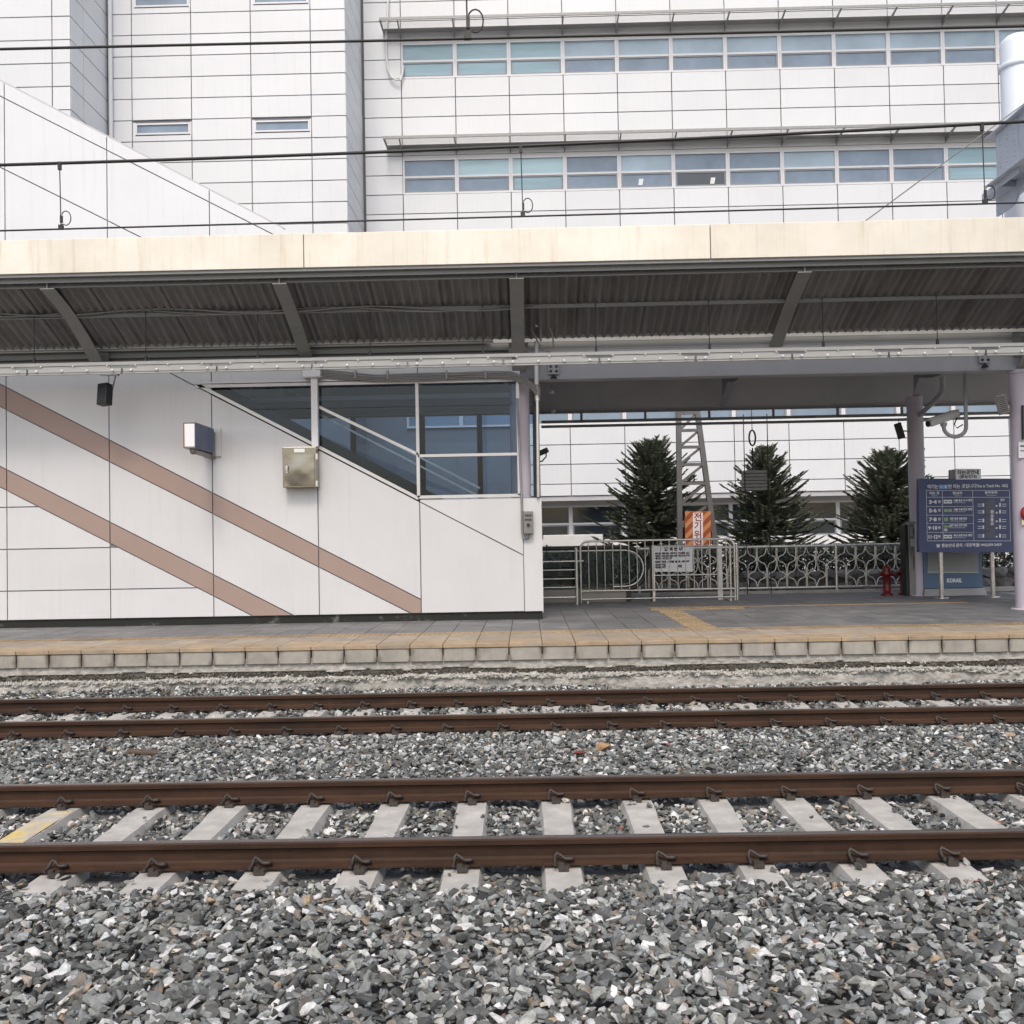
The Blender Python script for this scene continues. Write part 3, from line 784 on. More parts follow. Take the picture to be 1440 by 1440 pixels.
# ================================================================ ESCALATOR
YS0, YS1 = 20.42, 21.2
xn = P(909, 800, YS0).x
esc = thing('escalator', (xn - 1, YS0, PZ), 'escalator landing with glass balustrade and rounded black handrail end beside the white enclosure', 'escalator')
zht = P(850, 770, YS0).z; rr_ = .42
def esc_side(Y):
    zc = zht - rr_; pts = [(-5.4, Y, zht + 2.6), (-.6, Y, zht + .02)]
    pts = [(-5.6, Y, zht + slope * -(-5.6 + 1.0)), (-1.0, Y, zht), (xn - rr_, Y, zht)]
    for i in range(1, 13):
        t = math.pi * i / 12; pts.append((xn - rr_ + rr_ * math.sin(t), Y, zc + rr_ * math.cos(t)))
    pts.append((xn - rr_ - .3, Y, zc - rr_))
    MB().tube(pts, .038, 8).build('handrail', M['rubber'], esc)
    off = [Vector(p) for p in pts]; cen = Vector((xn - rr_, Y, zc))
    ins = [(p.x, Y, p.z - .06) for p in off[:3]] + [tuple(cen + (p - cen) * .86) for p in off[3:]]
    MB().tube(ins, .018, 6).build('handrail_trim', M['stainless_tube'], esc)
    g = [(-1.0, Y, zht - .06), (-1.0, Y, PZ + .28)] + [(p[0], p[1], max(p[2], PZ + .28)) for p in ins[::-1][1:-2]]
    MB().poly(g, (0, .012, 0)).build('balustrade_glass', M['glass_clear'], esc)
    MB().span((-1.2, Y - .07, PZ), (xn - .35, Y + .08, PZ + .26)).build('skirt_panel', M['cab_grey'], esc, bevel=.01)
    MB().poly([(-1.0, Y - .05, PZ + .26), (-5.6, Y - .05, PZ + .26 - slope * 4.6), (-5.6, Y - .05, PZ - .2 - slope * 4.6), (-1.0, Y - .05, PZ)], (0, .1, 0)).build('skirt_panel', M['cab_grey'], esc)
esc_side(YS0); esc_side(YS1)
MB().span((-.5, YS0 + .1, PZ), (xn - .2, YS1 - .1, PZ + .012)).build('landing_plate', M['cab_grey'], esc)
MB().span((xn - .42, YS0 - .09, PZ), (xn - .32, YS0 + .1, PZ + .25)).build('newel_foot', M['black'], esc)
for k, (a, b) in enumerate(((.3, .75), (.85, 1.3), (1.4, 1.85))):       # dark landing housing behind the glass
    MB().span((a - .1, YS1 + .45, PZ), (b - .1, YS1 + .49, PZ + .75)).build('back_panel', M['cab_grey'], esc)

# ================================================================ CANOPY
YF, YC, YR = 14.70, 16.78, 21.5
ftop = lambda px: None
zf1 = (P(0, 337, YF).z + P(1440, 306, YF).z) / 2; zf0 = (P(0, 385, YF).z + P(1440, 354.5, YF).z) / 2
can = thing('platform_canopy', (P(1437, 857, YC).x, YC, PZ), 'long platform canopy with cream fascia, grey rafters and corrugated roof sheets', 'canopy')
fx_ = [P(-480, 360, YF).x, P(427, 355, YF).x, P(999, 338, YF).x]
fx_ = [fx_[1] - 2 * (fx_[2] - fx_[1]), fx_[1] - (fx_[2] - fx_[1]), fx_[1], fx_[2], fx_[2] + 5.86, fx_[2] + 11.7]
for a, b in zip(fx_[:-1], fx_[1:]):
    mb = MB(); mb.span((a + .006, YF, zf0), (b - .006, YF + .03, zf1)); mb.span((a + .006, YF + .03, zf1 - .03), (b - .006, YF + .35, zf1 - .003))
    mb.build('fascia_panel', M['fascia'], can, bevel=.006)
MB().span((fx_[0], YF + .025, zf0 - .045), (fx_[-1], YF + .12, zf0 - .003)).build('fascia_lip', M['steel_grey'], can)
MB().span((fx_[0], YF + .04, zf0), (fx_[-1], YF + .06, zf1 - .04)).build('fascia_backing', M['joint'], can)
zg0, zg1 = P(1000, 529, YC - .12).z, P(1000, 486, YC - .12).z
zsh0 = P(720, 380, YF + .12).z + .02
zsh1 = P(1000, 467, YC - .35).z
def zsheet(y): return zsh0 + (zsh1 - zsh0) * (y - (YF + .12)) / (YC - .35 - YF - .12)
# corrugated sheets, one per bay of 1.04 m
def sheet_mesh(wd):
    mb = MB(); n = 52; ys = (YF + .1, YC - .30)
    vs = []
    for i in range(n + 1):
        x = -wd / 2 + wd * i / n; dz = .028 * math.sin(2 * math.pi * x / .134)
        for y in ys: vs.append((x, y - YC, zsheet(y) + dz))
    mb.add(vs, [(2 * i, 2 * i + 2, 2 * i + 3, 2 * i + 1) for i in range(n)], True)
    mb.add([(v[0], v[1], v[2] + .012) for v in vs], [(2 * i + 1, 2 * i + 3, 2 * i + 2, 2 * i) for i in range(n)], True)
    return mb.mesh('roof_sheet', M['sheet'])
SHM = sheet_mesh(1.07)
for k in range(-10, 13):
    inst('roof_sheet', SHM, can, (.3 + k * 1.04, YC, random.uniform(-.003, .003)))
for py, nm in ((386.5, 0), (430, 0)):
    # find the depth where the sheet is seen at this row
    best = min((abs(P(850, py, y).z - (zsheet(y) - .06)), y) for y in [YF + .1 + i * .01 for i in range(200)])[1]
    z = zsheet(best) - .045
    mb = MB(); mb.span((-10.5, best - .006, z - .025), (12.5, best + .006, z + .03)); mb.span((-10.5, best - .035, z - .030), (12.5, best + .006, z - .022))
    mb.build('purlin', M['steel_grey'], can)
MB().span((-10.5, YF + .10, zsh0 - .06), (12.5, YF + .12, zsh0 + .06)).build('closure_strip', M['steel_grey'], can)
MB().span((-10.5, YC - .33, zsh1 - .035), (12.5, YC - .31, zsh1 + .03)).build('sheet_end_strip', M['steel_grey'], can)
MB().span((-10.5, YC - .22, zg1 + .10), (12.5, YC - .18, zg1 + .17)).build('gutter_lip', M['lamp_rail'], can)
xg = P(735, 480, YC).x
mb = MB(); mb.span((xg, YC - .14, zg0), (12.5, YC + .14, zg0 + .014)); mb.span((xg, YC - .14, zg1 - .014), (12.5, YC + .14, zg1))
mb.span((xg, YC - .13, zg0 + .014), (12.5, YC - .118, zg1 - .014)); mb.span((xg, YC + .118, zg0 + .014), (12.5, YC + .13, zg1 - .014))
mb.build('girder', M['girder'], can)
zq0 = ZCUT; zq1 = P(300, 469, YC - .1).z
mb = MB(); mb.span((-10.5, YC - .16, zq0), (xg, YC + .16, zq0 + .016)); mb.span((-10.5, YC - .02, zq0 + .016), (xg, YC + .0, zq1)); mb.span((-10.5, YC - .16, zq1), (xg, YC + .16, zq1 + .016))
mb.build('girder', M['steel_grey'], can)
mb = MB(); mb.span((-10.5, YC - .10, zg1), (12.5, YC - .08, zg1 + .42)); mb.build('upper_girder_web', M['steel_grey'], can)
# rafters
raf = [P(65, 392, YF + .1).x, P(392, 384, YF + .1).x, P(726, 376, YF + .1).x, P(1132, 364, YF + .1).x]
COLX = [raf[0], raf[2], P(1438.5, 700, YC).x]
raf = raf + [COLX[2]]
def rafter(x, deep):
    zt = lambda y: zsheet(y) - .06 - .1
    ys = [YF + .12 + (YC - .14 - YF - .12) * i / 10 for i in range(11)]
    zend = (zg0 + .02 if x > -1 else ZCUT - .03) if deep else (zg1 - .04 if x > -1 else ZCUT + .04)
    lo = []
    for i, y in enumerate(ys):
        t = i / 10; z0 = zsh0 - .14
        z = z0 - (z0 - zend) * ((.5 * t + .5 * t ** 2.0) if x < -5 else (.75 * t + .25 * t ** 2.2))
        lo.append((y, z))
    mb = MB()
    for i in range(10):
        (ya_, za_), (yb_, zb_) = lo[i], lo[i + 1]
        mb.bar((x, ya_, za_), (x, yb_ + .004, zb_), .21, .014, up=(0, 0, 1))
        mb.poly([(x - .006, ya_, za_), (x - .006, yb_, zb_), (x - .006, yb_, zt(yb_) + .1), (x - .006, ya_, zt(ya_) + .1)], (.012, 0, 0))
    mb.build('rafter', M['steel_grey'], can)
    if deep:
        mb = MB(); mb.span((x - .16, YC - .155, zg1 - .30), (x + .16, YC - .142, zg1 + .12))
        for sx in (-.12, .12):
            for kz in range(4): mb.ball((x + sx, YC - .16, zg1 - .22 + kz * .09), .014, 6)
        mb.build('bolted_plate', M['steel_grey'], can)
for i, x in enumerate(raf): rafter(x, i in (0, 2, 4))
for x in COLX:
    mb = MB(); mb.lathe([(.163, PZ), (.163, zg0 - .02)], (x, YC, 0), 28)
    mb.lathe([(.235, PZ), (.235, PZ + .018), (.17, PZ + .022)], (x, YC, 0), 28)
    mb.lathe([(.19, zg0 - .05), (.19, zg0)], (x, YC, 0), 28)
    if x < -3: continue                     # that post stands inside the enclosure, out of sight
    mb.build('column', M['lilac'], can)
# rear half
YR0 = 20.75
XRE = .95
zr1 = P(1000, 532, YR - .5).z + .35
zr0 = P(1000, 577, YR).z
mb = MB(); mb.poly([(-10.5, YC + .1, zg1 + .1), (12.5, YC + .1, zg1 + .1), (12.5, YR, zr0 + .66), (-10.5, YR, zr0 + .66)], (0, 0, .05))
mb.build('rear_roof', M['soffit'], can)
MB().span((-10.5, YR - .03, zr0), (12.5, YR, zr0 + .72)).build('rear_fascia', M['soffit'], can)
MB().span((-10.5, YR - .10, zr0 - .01), (12.5, YR + .02, zr0 + .012)).build('rear_lip', M['steel_grey'], can)
mb = MB(); zq = P(1000, 588.5, YR + .1).z; mb.span((XRE - .6, YR + .04, zq - .035), (12.5, YR + .12, zq + .02)); mb.tube([(XRE - .6, YR + .14, zq - .10), (12.5, YR + .14, zq - .10)], .03, 8)
for k in range(9): mb.box((1.2 + k * 1.35, YR + .08, zq + .09), (.05, .03, .22))
mb.build('rear_gutter', M['steel_grey'], can)
MB().span((XRE, YC + .9, zr0 + .62), (12.5, YC + .98, zr0 + .70)).build('rear_purlin', M['steel_grey'], can)
MB().span((XRE, YC + 2.6, zr0 + .60), (12.5, YC + 2.68, zr0 + .68)).build('rear_purlin', M['steel_grey'], can)
COLR = P(1287, 600, YR0).x
for x, big in ((raf[3], 0), (COLR, 1)):
    mb = MB(); pr = [(YC + .1, zg1 - .1), (YR - 1.9, zg1 - .16), (YR - 1.2, zr0 + .42), (YR - .75 if big else YR - .3, zr0 + .02)]
    for (a, za), (b, zb_) in zip(pr[:-1], pr[1:]):
        mb.bar((x, a, za), (x, b, zb_), .14, .014); mb.poly([(x - .006, a, za), (x - .006, b, zb_), (x - .006, b, zr0 + .7), (x - .006, a, zr0 + .7)], (.012, 0, 0))
    mb.build('rear_rafter', M['girder'], can)
mb = MB(); mb.lathe([(.158, PZ), (.158, zr0 + .1)], (COLR, YR0, 0), 28); mb.lathe([(.22, PZ), (.22, PZ + .018), (.165, PZ + .022)], (COLR, YR0, 0), 28)
mb.build('column', M['lilac'], can)

# ================================================================ LAMP RAIL
YL = 15.6
lr = thing('lamp_rail', (0, YL, P(720, 505, YL).z), 'long suspended row of pale batten lamps under the canopy edge', 'light fitting')
zl0 = P(905, 505, YL).z
xj = [P(px, 505, YL).x for px in (40, 173, 308, 443, 577, 710, 843, 976, 1113)]
pj = (xj[-1] - xj[0]) / 8
xj = [xj[0] - pj] + [xj[0] + pj * i for i in range(13)]
MB().span((xj[0] - .5, YL - .03, zl0 + .075), (xj[-1], YL + .03, zl0 + .125)).build('channel', M['lamp_rail'], lr)
mb = MB(); mb.box((0, 0, 0), (pj - .03, .085, .055)); mb.box((0, 0, -.042), (pj - .05, .06, .03)); mb.box((0, .0, .045), (pj - .4, .03, .05))
LB = mb.mesh('lamp_body', M['lamp_rail'])
mb = MB()
for k in range(4): mb.ball((-pj * .4 + k * pj * .267, -.05, -.008), .023, 8)
for k in (-.36, -.02, .34): mb.ball((k * pj, -.035, .065), .014, 8)
LK = mb.mesh('lamp_knobs', M['print_white'])
for a in xj[:-1]:
    o = inst('lamp_body', LB, lr, (a + pj / 2, YL, zl0), rot=(0, random.uniform(-.002, .002), 0))
    inst('lamp_knobs', LK, o, (a + pj / 2, YL, zl0))
xh0 = P(48, 480, YL).x; ph = P(205, 480, YL).x - xh0
for k in range(-1, 11):
    x = xh0 + k * ph
    mb = MB(); mb.tube([(x, YL, zl0 + .12), (x, YL, zsheet(YL) - .01)], .007, 6); mb.box((x, YL, zl0 + .16), (.035, .04, .10))
    mb.build('hanger_rod', M['dark_wire'], lr)
# cable run clipped under the purlins
mb = MB()
for dz, ph_ in ((0, 0), (.03, 1.3)):
    pts_ = []
    for i in range(60):
        px = -40 + 790 * i / 59
        p = P(px, 441 - px * .012 + 4 * math.sin(px * .021 + ph_), 15.55); pts_.append(p + Vector((0, dz, 0)))
    mb.tube(pts_, .012, 5)
o = mb.build('roof_cable', M['grey_cable']); tag(o, 'loose grey cables slung along the underside of the canopy roof', 'cable')
# ================================================================ STATION BUILDING
YB, YB2, YB1 = 35.0, 31.75, 29.1
bld = thing('station_building', (P(900, 500, YB).x, YB, 0), 'large white panelled station building with ribbon windows and sunshades', 'building')
PAN = {}
def bpanel(x0_, x1_, z0_, z1_, Y, face='front'):
    g = .013
    w_, h_ = round(x1_ - x0_ - 2 * g, 3), round(z1_ - z0_ - 2 * g, 3)
    if w_ < .05 or h_ < .05: return
    key = (w_, h_)
    if key not in PAN: PAN[key] = box_mesh('wall_panel', w_, .04, h_, M['cladding'], .006)
    tilt = (random.gauss(0, .0016), 0, random.gauss(0, .0016))
    if face == 'front':
        inst('wall_panel', PAN[key], bld, ((x0_ + x1_) / 2, Y + .02, (z0_ + z1_) / 2), rot=tilt)
    else:                                   # face = x of a side wall looking towards +x; x0_, x1_ are depths
        inst('wall_panel', PAN[key], bld, (face - .02, (x0_ + x1_) / 2, (z0_ + z1_) / 2), rot=(0, 0, math.pi / 2 + tilt[2]))
zA = P(600, 273, YB).z; pz = (P(600, 110, YB).z - zA) / 6
xc0 = P(564.3, 110, YB).x; pxw = (P(1326.7, 97, YB).x - xc0) / 10
xC = P(513, 200, YB).x
cx = [xC] + [xc0 + pxw * i for i in range(14)]
zk = lambda k: zA + k * pz
XEND = 40
def front_rows(k0, k1, cols):
    for k in range(k0, k1):
        for i in cols: bpanel(cx[i], cx[i + 1], zk(k), zk(k + 1), YB)
allc, c0 = range(0, 14), range(0, 1)
front_rows(-2, 0, allc); front_rows(0, 2, c0); front_rows(2, 6, allc); front_rows(6, 8, c0); front_rows(8, 12, allc)
zfl = P(800, 697.5, YB).z
gcols = range(3, 14)
for k in (-15, -14, -13):
    for i in gcols: bpanel(cx[i], cx[i + 1], zk(k), zk(k + 1), YB)
for i in gcols: bpanel(cx[i], cx[i + 1], zfl, zk(-15), YB)
# walls behind the panels
MB().span((xC - .3, YB + .095, zfl + .02), (XEND, YB + .25, 24)).build('backing_wall', M['joint'], bld)
MB().span((xC - 8, YB + .10, zfl - .02), (XEND, YB + 2, zfl + .02)).build('soffit', M['soffit'], bld)
MB().span((xC - 8, YB + .05, zfl - .16), (XEND, YB + .10, zfl - .01)).build('soffit_edge', M['soffit'], bld)
MB().span((xC - 8, YB + 1.2, -.4), (XEND, YB + 1.4, zfl)).build('ground_floor_wall', M['backing'], bld)
MB().span((xc0 + 13 * pxw + .02, YB, -.4), (XEND, YB + .04, 24)).build('end_wall', M['cladding'], bld)
# windows
def win_mesh(wd, ht, split):
    fr = MB(); t = .065
    for x in (-wd / 2 + t / 2, wd / 2 - t / 2): fr.box((x, 0, 0), (t, .09, ht))
    for z in (-ht / 2 + t / 2, ht / 2 - t / 2, split): fr.box((0, .003, z), (wd - 2 * t, .08, t))
    return fr.mesh('window', M['frame_white'])
def sash_mesh(wd, ht):
    fr = MB(); t = .045
    for x in (-wd / 2 + t / 2, wd / 2 - t / 2): fr.box((x, 0, 0), (t, .05, ht))
    for z in (-ht / 2 + t / 2, ht / 2 - t / 2): fr.box((0, .002, z), (wd - 2 * t, .045, t))
    return fr.mesh('sash', M['frame_grey'])
WW, WH = pxw - .004, 2 * pz - .10
split = -.02
WM = win_mesh(WW, WH, split)
up_h = WH / 2 - .065 - split - .03; lo_h = WH / 2 - .065 + split - .03
SM_ = sash_mesh(WW - .15, lo_h - .01)
PM = {n: (box_mesh('pane', WW - .13, .012, up_h, M[n], 0), box_mesh('pane', WW - .24, .012, lo_h - .10, M[n], 0)) for n in ('pane_blue', 'pane_slate', 'pane_dark', 'pane_blind', 'pane_pale')}
def window(xc, zc, Y, tone, tone2=None):
    wn = inst('window', WM, bld, (xc, Y + .045, zc))
    inst('pane', PM[tone][0], wn, (xc, Y + .06, zc + split + .0325 + up_h / 2), rot=(random.gauss(0, .0006), 0, random.gauss(0, .0006)))
    zl_ = zc + split - .0325 - lo_h / 2
    inst('sash', SM_, wn, (xc, Y + .04, zl_))
    inst('pane', PM[tone2 or tone][1], wn, (xc, Y + .05, zl_), rot=(random.gauss(0, .0006), 0, random.gauss(0, .0006)))
tonesA = ['pane_slate', 'pane_pale', 'pane_pale', 'pane_slate', 'pane_blind', 'pane_slate', 'pane_slate', 'pane_blind', 'pane_slate', 'pane_slate', 'pane_blue', 'pane_blind', 'pane_slate']
lowA = ['pane_slate', 'pane_slate', 'pane_blue', 'pane_slate', 'pane_slate', 'pane_dark', 'pane_slate', 'pane_slate', 'pane_slate', 'pane_slate', 'pane_blue', 'pane_dark', 'pane_slate']
for i in range(13):
    xm = cx[i + 1] + pxw / 2
    window(xm, zk(0) + pz - .05, YB, tonesA[i], lowA[i])
    window(xm, zk(6) + pz - .05, YB, ['pane_blue', 'pane_blue', 'pane_blue', 'pane_blind'][min(i, 3)], 'pane_slate' if i > 2 else 'pane_blue')
    window(xm, zk(-12) + pz - .05, YB, 'pane_slate')
    window(xm, zfl - .30 - WH / 2, YB + .9, 'pane_dark')
MB().span((xC - 4, YB + .85, -.4), (XEND, YB + 1.1, zfl - .30 - WH)).build('dado_wall', M['white_paint'], bld)
MB().span((xC - 4, YB + .88, zfl - .30), (XEND, YB + 1.1, zfl - .02)).build('window_head', M['soffit'], bld)
for k in (0, 6):
    MB().span((xc0, YB + .02, zk(k) + 2 * pz - .10), (cx[-1], YB + .06, zk(k) + 2 * pz)).build('window_head', M['frame_white'], bld)
# papers stuck on two of the panes
for px, py in ((901, 256), (1002, 254)):
    p = P(px, py, YB + .02); MB().poly([p + Vector((-.09, 0, -.11)), p + Vector((.06, 0, -.11)), p + Vector((.10, 0, .11)), p + Vector((-.05, 0, .11))], (0, .004, 0)).build('paper', M['print_white'], bld)
# sunshades
for kz, xs_ in ((2, 539), (8, 536)):
    z = zk(kz) + .26; xl = P(xs_, 205, YB - .9).x
    sh = MB().span((xl, YB - .30, z), (cx[-1] + 2, YB + .0, z + .02)).build('sunshade', M['shade_grey'], bld)
    mb = MB()
    for s in range(10):
        y = YB - .90 + s * .062; mb.box(((xl + cx[-1] + 2) / 2, y, z + .03), (cx[-1] + 2 - xl, .022, .006), Euler((R(35), 0, 0)).to_matrix())
    mb.build('louvre', M['shade_grey'], sh)
    MB().span((xl, YB - .96, z - .02), (cx[-1] + 2, YB - .92, z + .07)).build('edge_bar', M['galv'], sh)
    MB().span((xl, YB - .95, z - .02), (xl + .05, YB - .30, z + .06)).build('end_bar', M['galv'], sh)
    for x in cx[1:]:
        MB().poly([(x - .02, YB - .95, z - .03), (x - .02, YB, z - .20), (x - .02, YB, z - .08), (x - .02, YB - .95, z + .02)], (.04, 0, 0)).build('arm', M['galv'], sh)
# stair wing (nearer) and corner wing
zB = P(300, 197, YB2).z; pzb = (P(300, 17, YB2).z - zB) / 6
bx = [P(p_, 150, YB2).x for p_ in (154, 185.7, 269.3, 353.3, 437.7, 487)]
swin = {(0, 1), (0, 3), (6, 1), (6, 3)}
for k in range(-5, 9):
    for i in range(5):
        if (k, i) in swin:
            a, b = bx[i] + .10, bx[i + 1] - .06; z0_, z1_ = zB + (k + .33) * pzb, zB + (k + .86) * pzb
            bpanel(bx[i], bx[i + 1], zB + k * pzb, z0_ - .03, YB2); bpanel(bx[i], bx[i + 1], z1_ + .03, zB + (k + 1) * pzb, YB2)
            mb = MB(); t = .05
            mb.span((a, YB2, z0_), (b, YB2 + .07, z0_ + t)); mb.span((a, YB2, z1_ - t), (b, YB2 + .07, z1_)); mb.span((a, YB2, z0_ + t), (a + t, YB2 + .07, z1_ - t)); mb.span((b - t, YB2, z0_ + t), (b, YB2 + .07, z1_ - t))
            wn = mb.build('window', M['frame_white'], bld)
            MB().span((a + t, YB2 + .04, z0_ + t), (b - t, YB2 + .05, z1_ - t)).build('pane', M['pane_slate'], wn)
            MB().span((bx[i] + .014, YB2 + .02, z0_ - .03), (a - .004, YB2 + .05, z1_ + .03)).build('side_strip', M['cladding'], bld)
            MB().span((b + .004, YB2 + .02, z0_ - .03), (bx[i + 1] - .014, YB2 + .05, z1_ + .03)).build('side_strip', M['cladding'], bld)
        else: bpanel(bx[i], bx[i + 1], zB + k * pzb, zB + (k + 1) * pzb, YB2)
    bpanel(YB2 + .045, YB, zB + k * pzb, zB + (k + 1) * pzb, 0, face=bx[5])
MB().span((bx[0] - .2, YB2 + .045, -.4), (bx[5] - .045, YB - .01, 24)).build('wing_core', M['joint'], bld)
zA1 = P(50, 89.5, YB1).z; pza = (P(50, 23.8, YB1).z - zA1) / 2
ax = [P(p_, 60, YB1).x for p_ in (-104, -15, 73, 99)]
for k in range(-3, 5):
    for i in range(3): bpanel(ax[i], ax[i + 1], zA1 + k * pza, zA1 + (k + 1) * pza, YB1)
    ym = (YB1 + .045) * .68 + YB2 * .32
    bpanel(YB1 + .045, ym, zA1 + k * pza, zA1 + (k + 1) * pza, 0, face=ax[3]); bpanel(ym, YB2, zA1 + k * pza, zA1 + (k + 1) * pza, 0, face=ax[3])
MB().span((ax[0] - 12, YB1 + .045, -.4), (ax[3] - .045, YB2 + .04, 24)).build('wing_core', M['joint'], bld)
xp = P(157, 100, YB2).x
MB().tube([(xp, YB2 - .09, 3), (xp, YB2 - .09, 22)], .07, 10).build('downpipe', M['cladding'], bld)
mb = MB()
pts_ = [P(px, py, YB - .15) for px, py in ((546, -20), (545, 20), (543, 45), (543, 75), (545, 95), (550, 108), (557, 113), (563, 113), (566, 104), (567, 92))]
o = mb.tube(pts_, .035, 6).build('hanging_cable', M['white_paint']); tag(o, 'white cable drooping down the building wall beside the upper window row', 'cable')

# ================================================================ OVERHEAD LINES
def parab(pts, x):                           # quadratic through three points
    (x0_, y0_), (x1_, y1_), (x2_, y2_) = pts
    return y0_ * (x - x1_) * (x - x2_) / ((x0_ - x1_) * (x0_ - x2_)) + y1_ * (x - x0_) * (x - x2_) / ((x1_ - x0_) * (x1_ - x2_)) + y2_ * (x - x0_) * (x - x1_) / ((x2_ - x0_) * (x2_ - x1_))
def dropper(x, y, zt, zb_, par, loop=.10):
    mb = MB(); mb.tube([(x, y, zt), (x + .01, y, zb_)], .006, 5); mb.box((x, y, zt - .03), (.035, .03, .09)); mb.box((x + .01, y, zb_ + .02), (.05, .035, .05))
    mb.box((x + .015, y, zb_ + .11), (.025, .025, .08))
    pts_ = [(x + .01, y, zb_ + .05)] + [(x + .01 + loop * .55 + loop * .55 * math.cos(t), y, zb_ + .12 + loop * .8 * math.sin(t)) for t in [-2.2 + 4.6 * i / 10 for i in range(11)]] + [(x + .02, y, zb_ + .16)]
    mb.tube(pts_, .006, 5)
    mb.build('dropper', M['dark_wire'], par)
YFT, YNT = 11.1, 6.87
ol = thing('overhead_line', (0, YFT, 5.3), 'lower pair of overhead wires with thin droppers above the track at the platform', 'overhead wire', 'overhead lines')
mpts = [PXZ(0, 232, YFT), PXZ(735, 205.5, YFT), PXZ(1440, 171, YFT)]
MB().tube([(x, YFT, parab(mpts, x)) for x in [-14 + i * .7 for i in range(44)]], .018, 7).build('messenger_wire', M['dark_wire'], ol)
cl = zl((0, 324.5), (1440, 285), YFT)
MB().tube([(-40, YFT, zat(cl, -40)), (40, YFT, zat(cl, 40))], .010, 7).build('contact_wire', M['dark_wire'], ol)
for px in (84, 733, 1383):
    x = P(px, 250, YFT).x; dropper(x, YFT, parab(mpts, x), zat(cl, x), ol)
ol2 = thing('overhead_line', (0, YNT, 5.2), 'thick upper overhead wire above the nearer track, its dropper leaving the picture', 'overhead wire', 'overhead lines')
cl = zl((0, 69), (760, 52), YNT)
MB().tube([(-25, YNT, zat(cl, -25)), (25, YNT, zat(cl, 25))], .0095, 7).build('contact_wire', M['dark_wire'], ol2)
x = P(655, 30, YNT).x; dropper(x, YNT, zat(cl, x) + 1.0, zat(cl, x), ol2, .10)
MB().tube([(-25, YNT, zat(cl, x) + 1.0), (25, YNT, zat(cl, x) + 1.0)], .012, 7).build('messenger_wire', M['dark_wire'], ol2)
# mast and gantry beam
YM = 17.75
xm = P(1434.5, 180, YM).x; rm_ = .29
ztop = P(1425, 51, YM).z
ms = thing('gantry_mast', (xm, YM, PZ), 'white round gantry mast with bolted steel beam above the canopy', 'mast')
MB().lathe([(rm_, PZ), (rm_, ztop - .16), (rm_ * .93, ztop - .08), (rm_ * .7, ztop - .02), (rm_ * .25, ztop), (.001, ztop + .002)], (xm, YM, 0), 28).build('pole', M['mast'], ms)
mb = MB()
for zc_ in (ztop - .55,): mb.lathe([(rm_ + .001, zc_ - .05), (rm_ + .022, zc_ - .045), (rm_ + .022, zc_ + .045), (rm_ + .001, zc_ + .05)], (xm, YM, 0), 28)
mb.build('collar', M['mast'], ms)
YBE = 16.9
xb0 = P(1402, 220, YBE).x; zb0, zb1 = P(1402, 264, YBE).z, P(1402, 186, YBE).z; bw = .52
mb = MB(); mb.span((xb0, -6, zb0 + .10), (xb0 + .012, YBE, zb1 - .04)); mb.span((xb0 + bw, -6, zb0 + .10), (xb0 + bw + .012, YBE, zb1 - .04))
mb.span((xb0 - .10, -6, zb1 - .04), (xb0 + bw + .12, YBE + .2, zb1 - .02)); mb.span((xb0 - .12, -6, zb0 + .08), (xb0 + bw + .12, YBE + .2, zb0 + .10))
mb.build('beam', M['beam_blue'], ms)
mb = MB(); mb.span((xb0 - .015, YBE - .75, zb0 - .02), (xb0 - .002, YBE, zb1 - .06))
for i in range(4):
    for j in range(3):
        for q in (0, .07): mb.ball((xb0 - .018, YBE - .15 - j * .24, zb0 + .12 + i * .18 + q * .0 + q), .016, 6)
mb.build('splice_plate', M['beam_blue'], ms)
mb = MB(); pr = [(YBE + .15, zb0 - .30)]
for i in range(9): t = i / 8; pr.append((YBE - .05 - .9 * t, zb0 - .28 + .34 * t ** .5))
pr += [(YBE - .95, zb0 + .08), (YBE + .6, zb0 + .08), (YBE + .6, zb0 - .30)]
mb.poly([(xb0 + bw / 2 - .02, y, z) for y, z in pr], (.04, 0, 0)); mb.span((xb0 - .02, YBE - .1, zb0 - .02), (xb0 + bw, YBE + .55, zb0 + .075))
mb.build('bracket', M['beam_blue'], ms)
g0, g1 = P(1222, 307, YM), P(1440, 146, 16.6)
o = MB().tube([g0 - (g1 - g0) * .6, g1 + (g1 - g0)], .011, 6).build('guy_wire', M['galv']); tag(o, 'thin diagonal guy wire beside the white gantry mast', 'wire')

